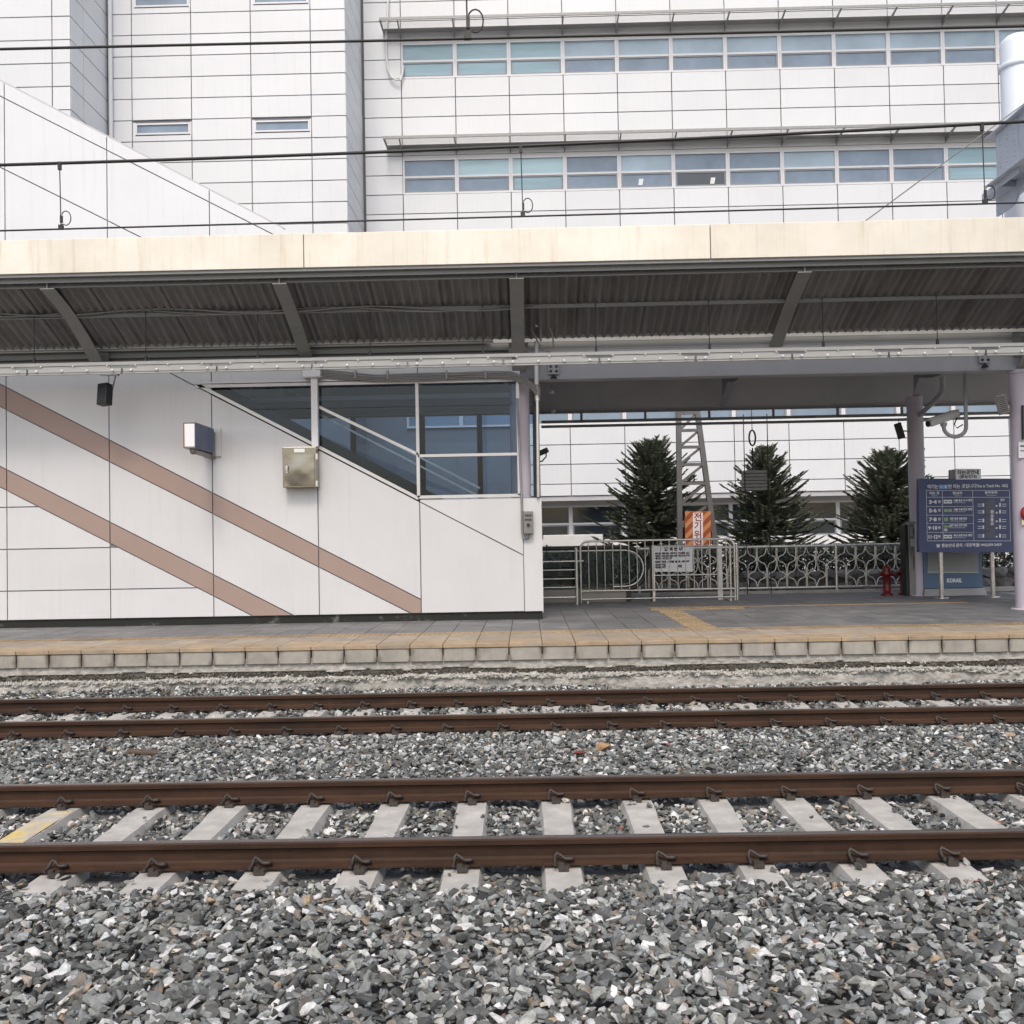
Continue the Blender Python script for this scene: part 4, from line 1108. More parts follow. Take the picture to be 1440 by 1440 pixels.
# ================================================================ BEHIND THE PLATFORM
def spruce(px, ytop, half_px, Y, label, seed, ex=.56, dens=1.0):
    r = random.Random(seed); b = P(px, 760, Y); zb_ = PZ - .35; top = P(px, ytop, Y).z; ht = top - zb_; rad = half_px * M2(Y)
    t = thing('spruce_tree', (b.x, Y, zb_), label, 'tree', 'spruces behind the fence')
    MB().tube([(b.x, Y, zb_), (b.x + .02, Y, zb_ + ht * .5), (b.x, Y, top - .05)], [.09, .06, .012], 8).build('trunk', M['bark'], t)
    tv, tf = [], []; wv = MB()
    def twig(p, d, L_, wd):
        d = d.normalized(); s = d.orthogonal().normalized(); s = Matrix.Rotation(r.uniform(0, 6.28), 3, d) @ s
        for q in range(2):
            a = s if q == 0 else d.cross(s)
            n = len(tv); seg = 2
            for i in range(seg + 1):
                f = i / seg; ww = wd * (1 - f * .75) * (1 if i % 2 == 0 else .72)
                c = p + d * (L_ * f); tv.append(c + a * ww); tv.append(c - a * ww)
            for i in range(seg): tf.append((n + 2 * i, n + 2 * i + 1, n + 2 * i + 3, n + 2 * i + 2))
    nb = int(420 * dens)
    for k in range(nb):
        f = (k + r.random()) / nb                # 0 bottom, 1 top
        f = f ** .92
        z = zb_ + .25 + (ht - .30) * f
        prof = min(.80, (1 - f) ** ex + .03)
        L_ = rad * prof * r.choice((.62, .8, .95, 1.0, 1.08, 1.2)) * r.uniform(.92, 1.08)
        if r.random() < .08: L_ *= 1.18
        az = k * 2.399 + r.uniform(-.4, .4)
        el = -.20 + (.45 * f + .35 * f ** 3) + r.uniform(-.12, .18)
        d = Vector((math.cos(az) * math.cos(el), math.sin(az) * math.cos(el), math.sin(el)))
        p0 = Vector((b.x, Y, z)); pts_ = []
        for i in range(5):
            s_ = i / 4; pts_.append(p0 + d * (L_ * s_) + Vector((0, 0, -.10 * L_ * math.sin(s_ * 2.4) + .15 * L_ * s_ ** 3)))
        wv.tube(pts_, [.014, .012, .009, .006, .003], 4, cap=False)
        m_ = max(6, int(L_ / .024))
        for i in range(m_):
            s_ = .18 + .82 * (i + r.random()) / m_
            j = min(3, int(s_ * 4)); c = pts_[j].lerp(pts_[j + 1], s_ * 4 - j)
            dd = (pts_[j + 1] - pts_[j]).normalized(); side = dd.cross(Vector((0, 0, 1))).normalized()
            for sg in (-1, 1):
                tw = dd * r.uniform(.45, 1.0) + side * sg * r.uniform(.5, 1.0) + Vector((0, 0, r.uniform(-.28, .30)))
                twig(c, tw, r.uniform(.08, .16) * (1.15 - .4 * s_), r.uniform(.014, .026))
        twig(pts_[-2], pts_[-1] - pts_[-2] + Vector((0, 0, .02)), r.uniform(.09, .14), .022)
    for q in range(4): twig(Vector((b.x, Y, top - .30 + q * .05)), Vector((r.uniform(-.3, .3), r.uniform(-.3, .3), 1)), .28, .016)
    wv.build('branches', M['bark'], t)
    mb = MB(); mb.v = [tuple(q) for q in tv]; mb.f = tf; mb.sm = [False] * len(tf)
    mb.build('foliage', M['needle'], t)
spruce(921, 622, 100, 27.2, 'dark green spruce standing just left of the lattice tower', 21)
spruce(1079, 629, 93, 27.4, 'dark green spruce behind the fence, overlapped by the hanging dark weight', 22, .64, .85)
spruce(1254, 639, 92, 27.0, 'dark green spruce partly hidden by the lilac column beside the blue sign', 23, .50, 1.1)
# hedge and rubble wall behind the fence
hx0, hx1 = P(765, 780, 24.3).x, P(1560, 780, 24.3).x
r = random.Random(9); tv, tf = [], []
for k in range(26000):
    x = r.uniform(hx0, hx1); y = r.uniform(23.75, 24.6); topz = PZ + 1.02 + .12 * mnoise.noise((x * 1.1, 0, 0))
    z = PZ - .4 + (topz - PZ + .4) * r.random() ** .6
    a = Vector((r.gauss(0, 1), r.gauss(0, 1), r.gauss(0, 1))).normalized(); b_ = a.orthogonal().normalized(); L_ = r.uniform(.035, .075)
    c = Vector((x, y, z)); n = len(tv); tv += [c - a * L_, c + b_ * L_ * .45, c + a * L_, c - b_ * L_ * .45]; tf.append((n, n + 1, n + 2, n + 3))
hd = thing('hedge', (0, 24.2, PZ - .4), 'low dark green hedge running behind the ornamental fence', 'hedge')
mb = MB(); mb.v = [tuple(q) for q in tv]; mb.f = tf; mb.sm = [False] * len(tf); mb.build('foliage', M['hedge'], hd)
mb = MB()
for k in range(60):
    x = hx0 + (hx1 - hx0) * (k + .5) / 60; mb.tube([(x, 24.2, PZ - .4), (x + r.uniform(-.1, .1), 24.15, PZ + .8)], .015, 5)
mb.build('stems', M['bark'], hd)
rw = thing('rubble_wall', (P(1250, 800, 23.2).x, 23.2, PZ - .4), 'low grey rubble stone wall just behind the ornamental fence', 'stone wall')
MB().span((hx0, 23.15, PZ - .4), (hx1, 23.4, PZ + .34)).build('core', M['mortar'], rw)
for row in range(3):
    x = hx0 + r.uniform(0, .2)
    while x < hx1:
        wd = r.uniform(.22, .46); q = .22
        if x + wd / 2 > P(1040, 800, 23).x or row < 2:
            bm = bmesh.new()
            for k in range(14):
                v = Vector((r.gauss(0, 1), r.gauss(0, 1), r.gauss(0, 1))).normalized(); v = Vector([max(-.72, min(.72, c)) / .72 for c in v])
                bm.verts.new((v.x * wd * .5, v.y * .10, v.z * q * .52))
            bmesh.ops.convex_hull(bm, input=bm.verts); bmesh.ops.delete(bm, geom=[v for v in bm.verts if not v.link_faces], context='VERTS')
            me = bpy.data.meshes.new('stone'); bm.to_mesh(me); bm.free(); me.materials.append(M['rubble'])
            inst('stone', me, rw, (x + wd / 2, 23.14 + r.uniform(-.02, .02), PZ - .12 + row * .235))
        x += wd * .97
# ornamental fence
YFN = PG(1176, 833, PZ).y
fxp = P(1037, 800, YFN).x; fxq = P(1176, 800, YFN).x; bay = fxq - fxp; st = bay / 10
ft, fbz = P(1100, 768.5, YFN).z, P(1100, 826.5, YFN).z
fn = thing('ornamental_fence', (fxq, YFN, PZ), 'pale metal fence of curved interlaced rods along the back of the platform', 'fence')
MB().span((P(760, 830, YFN).x, YFN - .09, PZ - .02), (fxq + 3 * bay, YFN + .12, PZ + .06)).build('kerb', M['concrete'], fn)
def rod_mesh(upper):
    mb = MB(); L_ = ft - fbz; zc = -L_ * (.30 if upper else .70); hw_ = st * .86; hh = L_ * .075
    for sg in (-1, 1):
        pts_ = [(sg * .012, 0, 0), (sg * .012, 0, zc + hh * 3.2), (sg * .03, 0, zc + hh * 2.0), (sg * .07, 0, zc + hh * 1.25), (sg * hw_ * .68, 0, zc + hh * 1.0), (sg * hw_ * .93, 0, zc + hh * .55), (sg * hw_, 0, zc), (sg * hw_ * .93, 0, zc - hh * .55),
                (sg * hw_ * .68, 0, zc - hh * 1.0), (sg * .07, 0, zc - hh * 1.25), (sg * .03, 0, zc - hh * 2.0), (sg * .012, 0, zc - hh * 3.2), (sg * .012, 0, -L_)]
        mb.tube(pts_, .0125, 5)
    return mb.mesh('curved_rod', M['stainless_tube'])
RU, RL = rod_mesh(True), rod_mesh(False)
for bnum in range(-2, 3):
    x = fxp + bnum * bay
    MB().tube([(x, YFN, PZ), (x, YFN, ft + .05)], .032, 10).build('post', M['stainless_tube'], fn)
    if bnum == 2: break
    MB().tube([(x + .03, YFN, ft), (x + bay - .03, YFN, ft)], .028, 10).build('top_rail', M['stainless_tube'], fn)
    MB().tube([(x + .03, YFN, fbz), (x + bay - .03, YFN, fbz)], .024, 10).build('bottom_rail', M['stainless_tube'], fn)
    for i in range(1, 10): inst('curved_rod', RU if i % 2 else RL, fn, (x + st * i, YFN, ft))
# lattice tower and its sign
YT = 24.75
tw = thing('lattice_tower', (P(975, 780, YT).x, YT, PZ - .4), 'grey steel lattice tower with sloping leg standing behind the fence', 'pylon')
tl = [P(954.2, 590, YT), P(956, 760, YT)]; tr = [P(982, 590, YT), P(1005, 760, YT)]
kL = (tl[1].x - tl[0].x) / (tl[1].z - tl[0].z); kR = (tr[1].x - tr[0].x) / (tr[1].z - tr[0].z)
lx = lambda z: tl[0].x + kL * (z - tl[0].z); rx = lambda z: tr[0].x + kR * (z - tr[0].z)
zbt, ztp = PZ - .4, PZ + 6.2
MB().bar((lx(zbt), YT, zbt), (lx(ztp), YT, ztp), .12, .14, up=(0, 1, 0)).build('leg', M['tower'], tw)
MB().bar((rx(zbt), YT, zbt), (rx(ztp), YT, ztp), .12, .14, up=(0, 1, 0)).build('leg', M['tower'], tw)
zr = [P(970, y_, YT).z for y_ in (605.5, 629, 653.5, 680, 709, 739, 770)]
zr = [zr[0] + .42 * i for i in range(6, 0, -1)] + zr
for i, z in enumerate(zr):
    MB().bar((lx(z), YT - .05, z), (rx(z), YT - .05, z), .03, .075, up=(0, 0, 1)).build('rung', M['tower'], tw)
    if i: MB().bar((lx(z) + .04, YT - .03, z + .03), (rx(zr[i - 1]) - .04, YT - .03, zr[i - 1] - .02), .03, .06).build('brace', M['tower'], tw)
YSN = YT - .14
ws = thing('warning_sign', P(981, 741, YSN), 'orange striped vertical warning sign fixed to the lattice tower', 'sign')
def rect(mb, x0_, y0_, x1_, y1_, Y, th=.004):
    a, b, c, d = P(x0_, y1_, Y), P(x1_, y1_, Y), P(x1_, y0_, Y), P(x0_, y0_, Y); mb.poly([a, b, c, d], (0, th, 0)); return mb
rect(MB(), 963.5, 719, 999.5, 768, YSN, .02).build('plate', M['orange'], ws)
mb = MB(); wl, wr_, wt, wb_ = 963.5, 999.5, 719, 768
x_a, z_a = P(wl, wb_, YSN).x, P(wl, wb_, YSN).z; x_b, z_b = P(wr_, wt, YSN).x, P(wr_, wt, YSN).z
for k in range(-7, 7):
    c0_ = z_a + k * .27
    q = [(x_a, z_a), (x_b, z_a), (x_b, z_b), (x_a, z_b)]
    q = clip(q, (c0_ - x_a, 1.0), True); q = clip(q, (c0_ + .135 - x_a, 1.0), False)
    if len(q) >= 3: mb.poly([(x, YSN - .004, z) for x, z in q], (0, .003, 0))
mb.build('stripes', M['rust_red'], ws)
rect(MB(), 974.5, 721, 988.5, 768, YSN - .008).build('text_strip', M['print_white'], ws)
mb = MB()
for i, ch in enumerate('전기위험'): text_on(mb, ch, P(981.5, 728 + i * 12.2, YSN - .011), 12.5 * M2(YSN), bold=.004)
mb.build('lettering', M['print_red'], ws)
# tension weight
YTW = 22.35
wt_ = thing('tension_weight', P(1060, 690, YTW), 'dark tension weight hanging between guide wires behind the fence', 'weight')
p0, p1 = P(1044, 662, YTW), P(1077, 690, YTW); mb = MB()
for k in range(6):
    za, zb_ = p1.z + (p0.z - p1.z) * k / 6, p1.z + (p0.z - p1.z) * (k + 1) / 6; mb.span((p0.x, YTW - .14, za + .004), (p1.x, YTW + .14, zb_ - .004))
mb.build('weight_block', M['galv'], wt_, bevel=.01)
for px in (1043, 1076):
    a = P(px, 590, YTW); MB().tube([(a.x, YTW - .17, PZ), (a.x, YTW - .17, zr0 - .02)], .010, 6).build('guide_wire', M['dark_wire'], wt_)
mb = MB(); a = P(1059, 662, YTW)
mb.tube([(a.x, YTW, a.z), (a.x, YTW, a.z + .5)], .016, 6); mb.tube([(a.x, YTW, a.z + .9), (a.x, YTW, zr0 + .1)], .008, 6)
mb.tube([(a.x + .07 * math.cos(t), YTW, a.z + .72 + .17 * math.sin(t)) for t in [i * .524 for i in range(13)]], .02, 6)
mb.build('hanger', M['dark_wire'], wt_)
# low white wall seen past the end of the enclosure
o = MB().span((P(764, 760, 26.5).x, 26.5, 0), (P(848, 760, 26.5).x, 26.8, P(800, 752, 26.5).z)).build('low_wall', M['white_paint'], bevel=.01)
tag(o, 'short low white wall behind the escalator landing', 'wall')
# ================================================================ THINGS ON THE WHITE WALL
def speaker(px, py, Y, wpx, hpx, m, label, rot, arm_to):
    c = P(px, py, Y); t = thing('loudspeaker', c, label, 'loudspeaker'); k = M2(Y); rm = Euler(rot).to_matrix()
    MB().box(c, (wpx * k, .15, hpx * k), rm).build('cabinet', m, t, bevel=.012)
    mb = MB()
    for i in range(9): mb.box(c + rm @ Vector((0, -.078, (i - 4) * hpx * k * .095)), (wpx * k * .78, .006, hpx * k * .05), rm)
    mb.build('grille', M['print_dark'], t)
    MB().tube([c + rm @ Vector((0, .07, 0))] + [Vector(q) for q in arm_to], .014, 6).build('bracket', M['galv'], t)
    return t
a = P(155, 527, 15.62)
speaker(147.5, 555, 15.9, 17, 31, M['black'], 'black wall loudspeaker on a short bracket under the lamp rail', (R(-8), R(-3), R(-22)), [P(157, 552, 16.1), P(163, 527, 15.65), P(160, 522, 15.62)])
tl_ = MB().span(P(143, 529, 15.66), P(165, 523, 15.58)).build('mount_plate', M['galv'], [o for o in COL.objects if o.name.startswith('loudspeaker')][0])
a = P(1278, 606, YR0 - .1)
speaker(1265, 606, YR0 - .25, 10, 22, M['black'], 'small black loudspeaker tilted on the side of the far lilac column', (0, R(-14), R(-20)), [P(1272, 606, YR0 - .15), P(1279, 607, YR0)])
speaker(1409, 569, YC - .15, 13, 27, M['cab_grey'], 'grey loudspeaker tilted on the lilac column nearest the blue sign', (0, R(-12), R(-15)), [P(1418, 570, YC - .1), P(1425, 571, YC)])
# projecting light box
yw0 = YW - 1.05
c0, c1_ = P(257.5, 595, yw0), P(274.5, 629, yw0)
ps = thing('projecting_sign', P(300, 622, YW), 'boxy projecting sign with white end and blue side on the white wall', 'sign')
MB().span((c0.x + .015, yw0 + .004, c1_.z + .01), (c1_.x - .008, YW - .14, c0.z - .01)).build('light_box', M['print_white'], ps, bevel=.006)
MB().span((c1_.x - .008, yw0, c1_.z), (c1_.x + .006, YW - .13, c0.z)).build('blue_face', M['sign_blue'], ps)
MB().span((c0.x, yw0, c1_.z), (c0.x + .015, YW - .13, c0.z)).build('blue_face', M['rust_red'], ps)
mb = MB(); mb.span((c0.x, yw0 + .002, c0.z - .004), (c1_.x, YW - .13, c0.z + .012)); mb.span((c0.x, yw0 + .002, c1_.z - .012), (c1_.x, YW - .13, c1_.z + .004))
mb.build('frame', M['cab_grey'], ps)
q0, q1 = P(286, 602, YW), P(311.5, 642, YW)
MB().span((q0.x, YW - .035, q1.z), (q1.x, YW - .001, q0.z)).build('wall_plate', M['enclosure'], ps, bevel=.006)
xm_ = (c0.x + c1_.x) / 2 + .03
mb = MB(); mb.tube([(xm_, yw0 + .12, c1_.z - .045), (xm_, YW - .03, c1_.z - .06)], .045, 8); mb.box((xm_, YW - .10, c1_.z + .12), (.12, .15, .42)); mb.ball((xm_, yw0 + .10, c1_.z - .045), .06, 8)
mb.build('support_arm', M['cab_grey'], ps)
# stainless cabinet with its duct
ec = thing('electrical_cabinet', P(423, 686, YW), 'shiny stainless electrical cabinet with a vertical duct on the white wall', 'cabinet')
e0, e1 = P(397.5, 629, YW - .2), P(446, 685, YW - .2)
MB().span((e0.x, YW - .22, e1.z), (e1.x, YW - .001, e0.z)).build('body', M['stainless'], ec, bevel=.008)
bm = bmesh.new(); n = 14                     # dented door sheet
vsx = [[bm.verts.new((e0.x + .03 + (e1.x - e0.x - .06) * i / n, YW - .235 - .012 * math.sin(math.pi * i / n) * math.sin(math.pi * j / n) + .005 * mnoise.noise((i * .22, j * .22, 3)), e1.z + .025 + (e0.z - e1.z - .15) * j / n)) for j in range(n + 1)] for i in range(n + 1)]
for i in range(n):
    for j in range(n): f = bm.faces.new((vsx[i][j], vsx[i + 1][j], vsx[i + 1][j + 1], vsx[i][j + 1])); f.smooth = True
me = bpy.data.meshes.new('door'); bm.to_mesh(me); bm.free(); me.materials.append(M['stainless'])
door = inst('door', me, ec, (0, 0, 0)); BASE[door] = BASE[ec]; door.location = -BASE[ec]; BASE[door] = Vector((0, 0, 0))
hb = P(403.5, 660, YW - .25)
mb = MB(); mb.box(hb, (.025, .03, .12)); mb.box(hb + Vector((0, -.02, .02)), (.03, .03, .06)); mb.build('handle', M['alu'], ec)
rect(MB(), 413.5, 631, 428.5, 636, YW - .228).build('name_plate', M['print_white'], ec)
for y_ in (642, 680): MB().box(P(445.5, y_, YW - .23), (.03, .04, .09)).build('hinge', M['stainless_tube'], ec)
d0, d1 = P(437.5, 530, YW - .1), P(448, 628, YW - .1)
MB().span((d0.x, YW - .14, d1.z), (d1.x, YW - .055, d0.z)).build('duct', M['white_paint'], ec, bevel=.006)
j0, j1 = P(427, 517.5, YW - .1), P(452, 531, YW - .1)
MB().span((j0.x, YW - .20, j1.z), (j1.x, YW - .005, j0.z)).build('junction_box', M['white_paint'], ec, bevel=.008)
# cable bundle above the windows
mb = MB()
for i in range(5):
    pts_ = []
    for px, py in ((452, 521), (480, 524), (530, 527), (590, 526.5), (640, 524), (690, 522.5), (718, 524), (735, 530), (748, 539), (754, 548)):
        pts_.append(P(px, py + i * 2.1 + (1.2 * math.sin(px * .05 + i) if i < 2 else 0), YW - .06 - .012 * (i % 2)))
    mb.tube(pts_, .013, 5)
o = mb.build('cable_bundle', M['grey_cable']); tag(o, 'bundle of grey cables running above the enclosure windows to the pipe', 'cable')
mb = MB()
for px in (500, 545, 628, 683): mb.box(P(px, 527, YW - .07), (.03, .06, .14))
mb.build('cable_clamps', M['galv'], o)
# pipe at the end of the enclosure
pp = thing('service_pipe', P(755, 700, YW - .02), 'slim vertical service pipe with a taped joint at the end of the enclosure', 'pipe')
a, b, c, d = P(754, 480, YW - .03), P(754.5, 541, YW - .03), P(755.5, 560, YW - .03), P(757, 699, YW - .03)
MB().tube([a, b], .034, 12).build('upper_pipe', M['white_paint'], pp)
mb = MB(); mb.tube([b + Vector((0, 0, -.01)), (b + c) / 2 + Vector((.02, 0, 0)), c], .045, 10); mb.build('joint_wrap', M['galv'], pp)
mb = MB(); mb.tube([c, d], .03, 12); mb.lathe([(.045, -.04), (.045, .04)], c, 12); mb.build('lower_pipe', M['stainless_tube'], pp)
MB().tube([P(751, 545, YW + .02), P(753, 699, YW + .02)], .03, 8).build('dark_pipe', M['black'], pp)
# switch box with conduit
sb = thing('control_box', P(743, 752, YW), 'small grey control box with louvred labels on the enclosure end pier', 'control box')
q0, q1 = P(735.8, 718.5, YW - .1), P(750, 750.5, YW - .1)
MB().span((q0.x, YW - .12, q1.z), (q1.x, YW - .001, q0.z)).build('body', M['cab_grey'], sb, bevel=.008)
mb = MB()
for y_, x_ in ((725, 0), (731, 0)):
    for k in range(4): rect(mb, 738.2 + k * 2.4, y_ - 1.6, 740 + k * 2.4, y_ + 1.4, YW - .125)
mb.build('label_plate', M['print_dark'], sb)
MB().lathe([(.001, 0), (.025, 0), (.025, .03)], P(743, 738, YW - .12), 10, Euler((R(90), 0, 0)).to_matrix()).build('keyhole', M['black'], sb)
mb = MB(); mb.tube([P(727.5, 560, YW - .05), P(731, 640, YW - .05), P(733.5, 700, YW - .05), P(734.5, 750, YW - .05), P(737.5, 758, YW - .05), P(743, 757, YW - .05), P(744, 750, YW - .06)], .018, 6)
mb.build('conduit', M['galv'], sb)
# small camera by the pipe
sc_ = thing('security_camera', P(766, 634, YW + .3), 'small dark security camera poking out beside the vertical service pipe', 'camera')
MB().tube([P(758, 638, YW + .35), P(770, 632.5, YW + .3)], .045, 10).build('body', M['black'], sc_)
MB().tube([P(768, 634, YW + .3), P(768, 642, YW + .3), P(762, 649, YW + .32), P(756, 648, YW + .4)], .012, 6).build('cable', M['black'], sc_)
# socket plate on the girder, pendants under the rear roof
so = thing('socket_plate', P(779, 528, YC - .2), 'grey four hole socket plate hanging on the girder beside the pipe', 'socket')
q0, q1 = P(770.5, 512.5, YC - .2), P(786.5, 526, YC - .2)
MB().span((q0.x, YC - .20, q1.z), (q1.x, YC - .17, q0.z)).build('plate', M['girder'], so, bevel=.004)
mb = MB()
for px in (774.5, 782.5):
    for py in (515.5, 522): mb.lathe([(.001, 0), (.024, 0), (.024, .012)], P(px, py, YC - .2), 10, Euler((R(90), 0, 0)).to_matrix())
mb.build('holes', M['black'], so)
mb = MB(); mb.tube([P(778.5, 526, YC - .19), P(778.5, 531, YC - .19)], .008, 5); mb.lathe([(.06, 0), (.05, .02), (.015, .05)], P(778.5, 532.5, YC - .19), 10); mb.build('pendant', M['black'], so)
s2 = copy_tree(so, P(1386, 512, YC - .2)); s2['label'] = 'grey four hole socket plate hanging on the girder beside the lilac column'
for o in (so, s2): o['group'] = 'socket plates on the girder'
for px, py, top, lab in ((775.5, 551, 541, 'higher of the two little ceiling detectors beside the pipe'), (778, 578, 572, 'lower of the two little ceiling detectors beside the pipe')):
    Yd = 19.2 if py < 560 else 21.2
    dt = thing('ceiling_detector', P(px, py, Yd), lab, 'detector', 'ceiling detectors')
    c = P(px, py, Yd)
    MB().lathe([(.001, -.035), (.05, -.03), (.055, 0), (.03, .025), (.01, .04)], c, 12).build('head', M['white_paint'], dt)
    MB().tube([c, P(px, top, Yd)], .008, 5).build('stem', M['galv'], dt)
# loose conduit and box under the roof above the pipe
lb = thing('conduit_box', P(757, 455, 16.2), 'small junction box with looping conduits under the canopy roof', 'junction box')
MB().box(P(757, 456, 16.2), (.10, .07, .09)).build('box', M['lamp_rail'], lb, bevel=.006)
mb = MB(); mb.tube([P(760, 440, 16.2), P(760.5, 480, 16.2)], .018, 6)
mb.tube([P(762, 453, 16.2), P(772, 458, 16.2), P(777, 470, 16.2), P(779, 490, 16.25)], .012, 6)
mb.tube([P(746, 462, 16.2), P(755, 478, 16.2), P(763, 492, 16.2), P(775, 496, 16.25)], .012, 6)
mb.build('conduit', M['grey_cable'], lb)

# ================================================================ CCTV ON THE HOOKED PIPE
YV = 17.6
cv = thing('security_camera', P(1330, 595, YV), 'large pale security camera on a hooked pipe above the blue sign', 'camera')
a, b = P(1306, 596, YV - .12), P(1346, 582, YV + .12); d = (b - a).normalized(); up = (Vector((0, 0, 1)) - d * d.z).normalized(); sd_ = d.cross(up)
rm = Matrix((d, sd_, up)).transposed(); L_ = (b - a).length
mb = MB(); mb.box((a + b) / 2, (L_, .15, .115), rm); mb.build('housing', M['lamp_rail'], cv, bevel=.02)
MB().box((a + b) / 2 + up * .07 - d * .04, (L_ * 1.08, .18, .02), rm).build('sunshield', M['lamp_rail'], cv, bevel=.005)
MB().lathe([(.04, -.02), (.045, .03)], a, 14, (Matrix.Rotation(0, 3, 'Z') @ Vector((0, 0, 1)).rotation_difference(-d).to_matrix())).build('lens', M['black'], cv)
mb = MB(); mb.lathe([(.05, -.06), (.06, 0)], P(1327, 594.5, YV), 12)
px0, px1 = P(1327, 600, YV), P(1356.5, 525, YV); cz = P(1341, 600, YV)
rr2 = (px1.x - px0.x) / 2; cxp = (px0.x + px1.x) / 2
mb.tube([(px0.x, YV, cz.z + .06)] + [(cxp - rr2 * math.cos(t), YV, cz.z - rr2 * .9 * math.sin(t)) for t in [math.pi * i / 12 for i in range(13)]] + [(px1.x, YV, zg0 + .4)], .034, 10)
mb.build('hooked_pipe', M['girder'], cv)
MB().tube([P(1346, 587, YV), P(1342, 597, YV), P(1346, 602, YV), P(1354, 597, YV)], .011, 6).build('cable', M['black'], cv)
dp = thing('drain_pipe', P(1300, 583, 19.9), 'bent grey drain pipe from the roof to the far lilac column', 'pipe')
MB().tube([P(1325, 520, 19.7), P(1326, 550, 19.8), P(1318, 560, 19.9), P(1293, 584, 20.6)], [.05, .05, .055, .045], 10).build('pipe', M['girder'], dp)

# ================================================================ THE LILAC COLUMN'S NOTICES
YQ = YC - .18
nb_ = thing('notice_plate', P(1437, 624, YQ), 'small white notice high on the lilac column at the picture edge', 'notice')
rect(MB(), 1432.5, 622, 1450, 644, YQ, .01).build('plate', M['print_white'], nb_)
mb = MB(); rect(mb, 1435, 626, 1446, 628.5, YQ - .004); rect(mb, 1435, 633, 1447, 634.5, YQ - .004); mb.build('print', M['print_grey'], nb_)
nb2 = thing('alarm_box', P(1442, 725, YQ), 'red emergency bell with pale label below it on the lilac column', 'alarm')
MB().lathe([(.001, .05), (.10, .045), (.125, .02), (.13, 0)], P(1446, 722, YQ), 18, Euler((R(90), 0, 0)).to_matrix()).build('bell', M['print_red'], nb2)
rect(MB(), 1437, 731, 1455, 738.5, YQ, .02).build('label_plate', mat('pale_label', S(222, 214, 170), .5), nb2)
MB().tube([P(1438, 570, YQ), P(1438.5, 618, YQ)], .02, 6).build('conduit', M['black'], nb2)

# ================================================================ BLUE TRACK SIGN
YI = PG(1328, 841, PZ).y
si = thing('track_sign', (P(1360, 840, YI).x, YI, PZ), 'blue track information board with white Korean lettering on two steel posts', 'sign')
rect(MB(), 1293.2, 673.5, 1425.5, 776, YI - .07, .14).build('board', M['sign_blue'], si, bevel=.008)
for px, y_ in ((1328, 841.5), (1395, 839.5)):
    b = PG(px, y_, PZ); x = b.x
    MB().tube([(x, YI + .02, PZ), (x, YI + .02, P(px, 776, YI).z + .2)], .042, 14).build('post', M['stainless_tube'], si)
    MB().lathe([(.13, PZ), (.13, PZ + .012), (.05, PZ + .02)], (x, YI + .02, 0), 18).build('base_plate', M['stainless_tube'], si)
YI_ = YI - .073
X0c, Y0c, KX, KY = 1300.0, 670.0, 130 / 1440, 110 / 1218
def B(cx_, cy_): return (X0c + cx_ * KX, Y0c + cy_ * KY)
wh, sk, gn, dk, gr = MB(), MB(), MB(), MB(), MB()
def tx(mb, s, cx_, cy_, hpx, wpx=None, bold=.002):
    x, y = B(cx_, cy_); text_on(mb, s, P(x, y, YI_ - .003), hpx * KY * M2(YI) * 1.15, wpx * KX * M2(YI) if wpx else None, bold=bold)
def rc(mb, a, b, c, d, dy=0): p, q = B(a, b), B(c, d); rect(mb, p[0], p[1], q[0], q[1], YI_ - dy, .002)
tx(wh, '여기는', 130, 163, 60, 165); tx(wh, '번 타는 곳입니다', 590, 156, 60, 430); tx(wh, '(This is Track No. 1&2)', 1045, 148, 52, 500)
rc(sk, 225, 130, 365, 192); tx(wh, '1  2', 295, 160, 50, 90)
rc(wh, 28, 216, 1328, 221); rc(wh, 45, 1000, 1345, 1006); rc(wh, 28, 322, 1330, 327)
for a, b in ((28, 45), (278, 292), (750, 772), (1325, 1342)):
    p, q = B(a, 218), B(b, 1003); mb_a = P(p[0], p[1], YI_), P(q[0], q[1], YI_)
    wh.poly([mb_a[1] + Vector((-.003, 0, 0)), mb_a[1] + Vector((.003, 0, 0)), mb_a[0] + Vector((.003, 0, 0)), mb_a[0] + Vector((-.003, 0, 0))], (0, .002, 0))
for y_ in (465, 600, 732, 868): rc(wh, 36, y_, 765, y_ + 5)
tx(wh, '타는 곳', 155, 262, 40, 150); rc(wh, 112, 300, 200, 305)
tx(wh, '행선지', 515, 262, 40, 145); rc(wh, 465, 300, 575, 305)
tx(wh, '현재위치', 1038, 255, 40, 190); rc(wh, 965, 290, 1115, 295)
rows = [('3·4', 400), ('5·6', 535), ('7·8', 672), ('9·10', 805), ('11·12', 943)]
for s, y_ in rows:
    tx(wh, s, 130, y_, 66, 120 if len(s) == 3 else 140, bold=.004); tx(wh, '번', 233, y_ - 5, 40)
dests = ['서울 용산 수서 방면', '서울 수원 천안 방면', '제천 영주 강릉 방면', '대구 부산 진주 방면', '부산 포항 마산 방면']
for i, s in enumerate(dests):
    y_ = (375, 515, 660, 765, 920)[i]
    tx(wh, s, 600 if i not in (2, 3) else 530, y_, 34, 285 if i not in (2, 3) else 260)
    rc(wh, 450 if i not in (2, 3) else 400, y_ + 32, 640, y_ + 37)
for y_ in (393, 938):
    rc(wh, 300, y_ - 30, 360, y_ + 28); rc(wh, 368, y_ - 30, 430, y_ + 28)
    for x_ in (330, 399): rc(dk, x_ - 18, y_ - 8, x_ + 18, y_ + 8, .003)
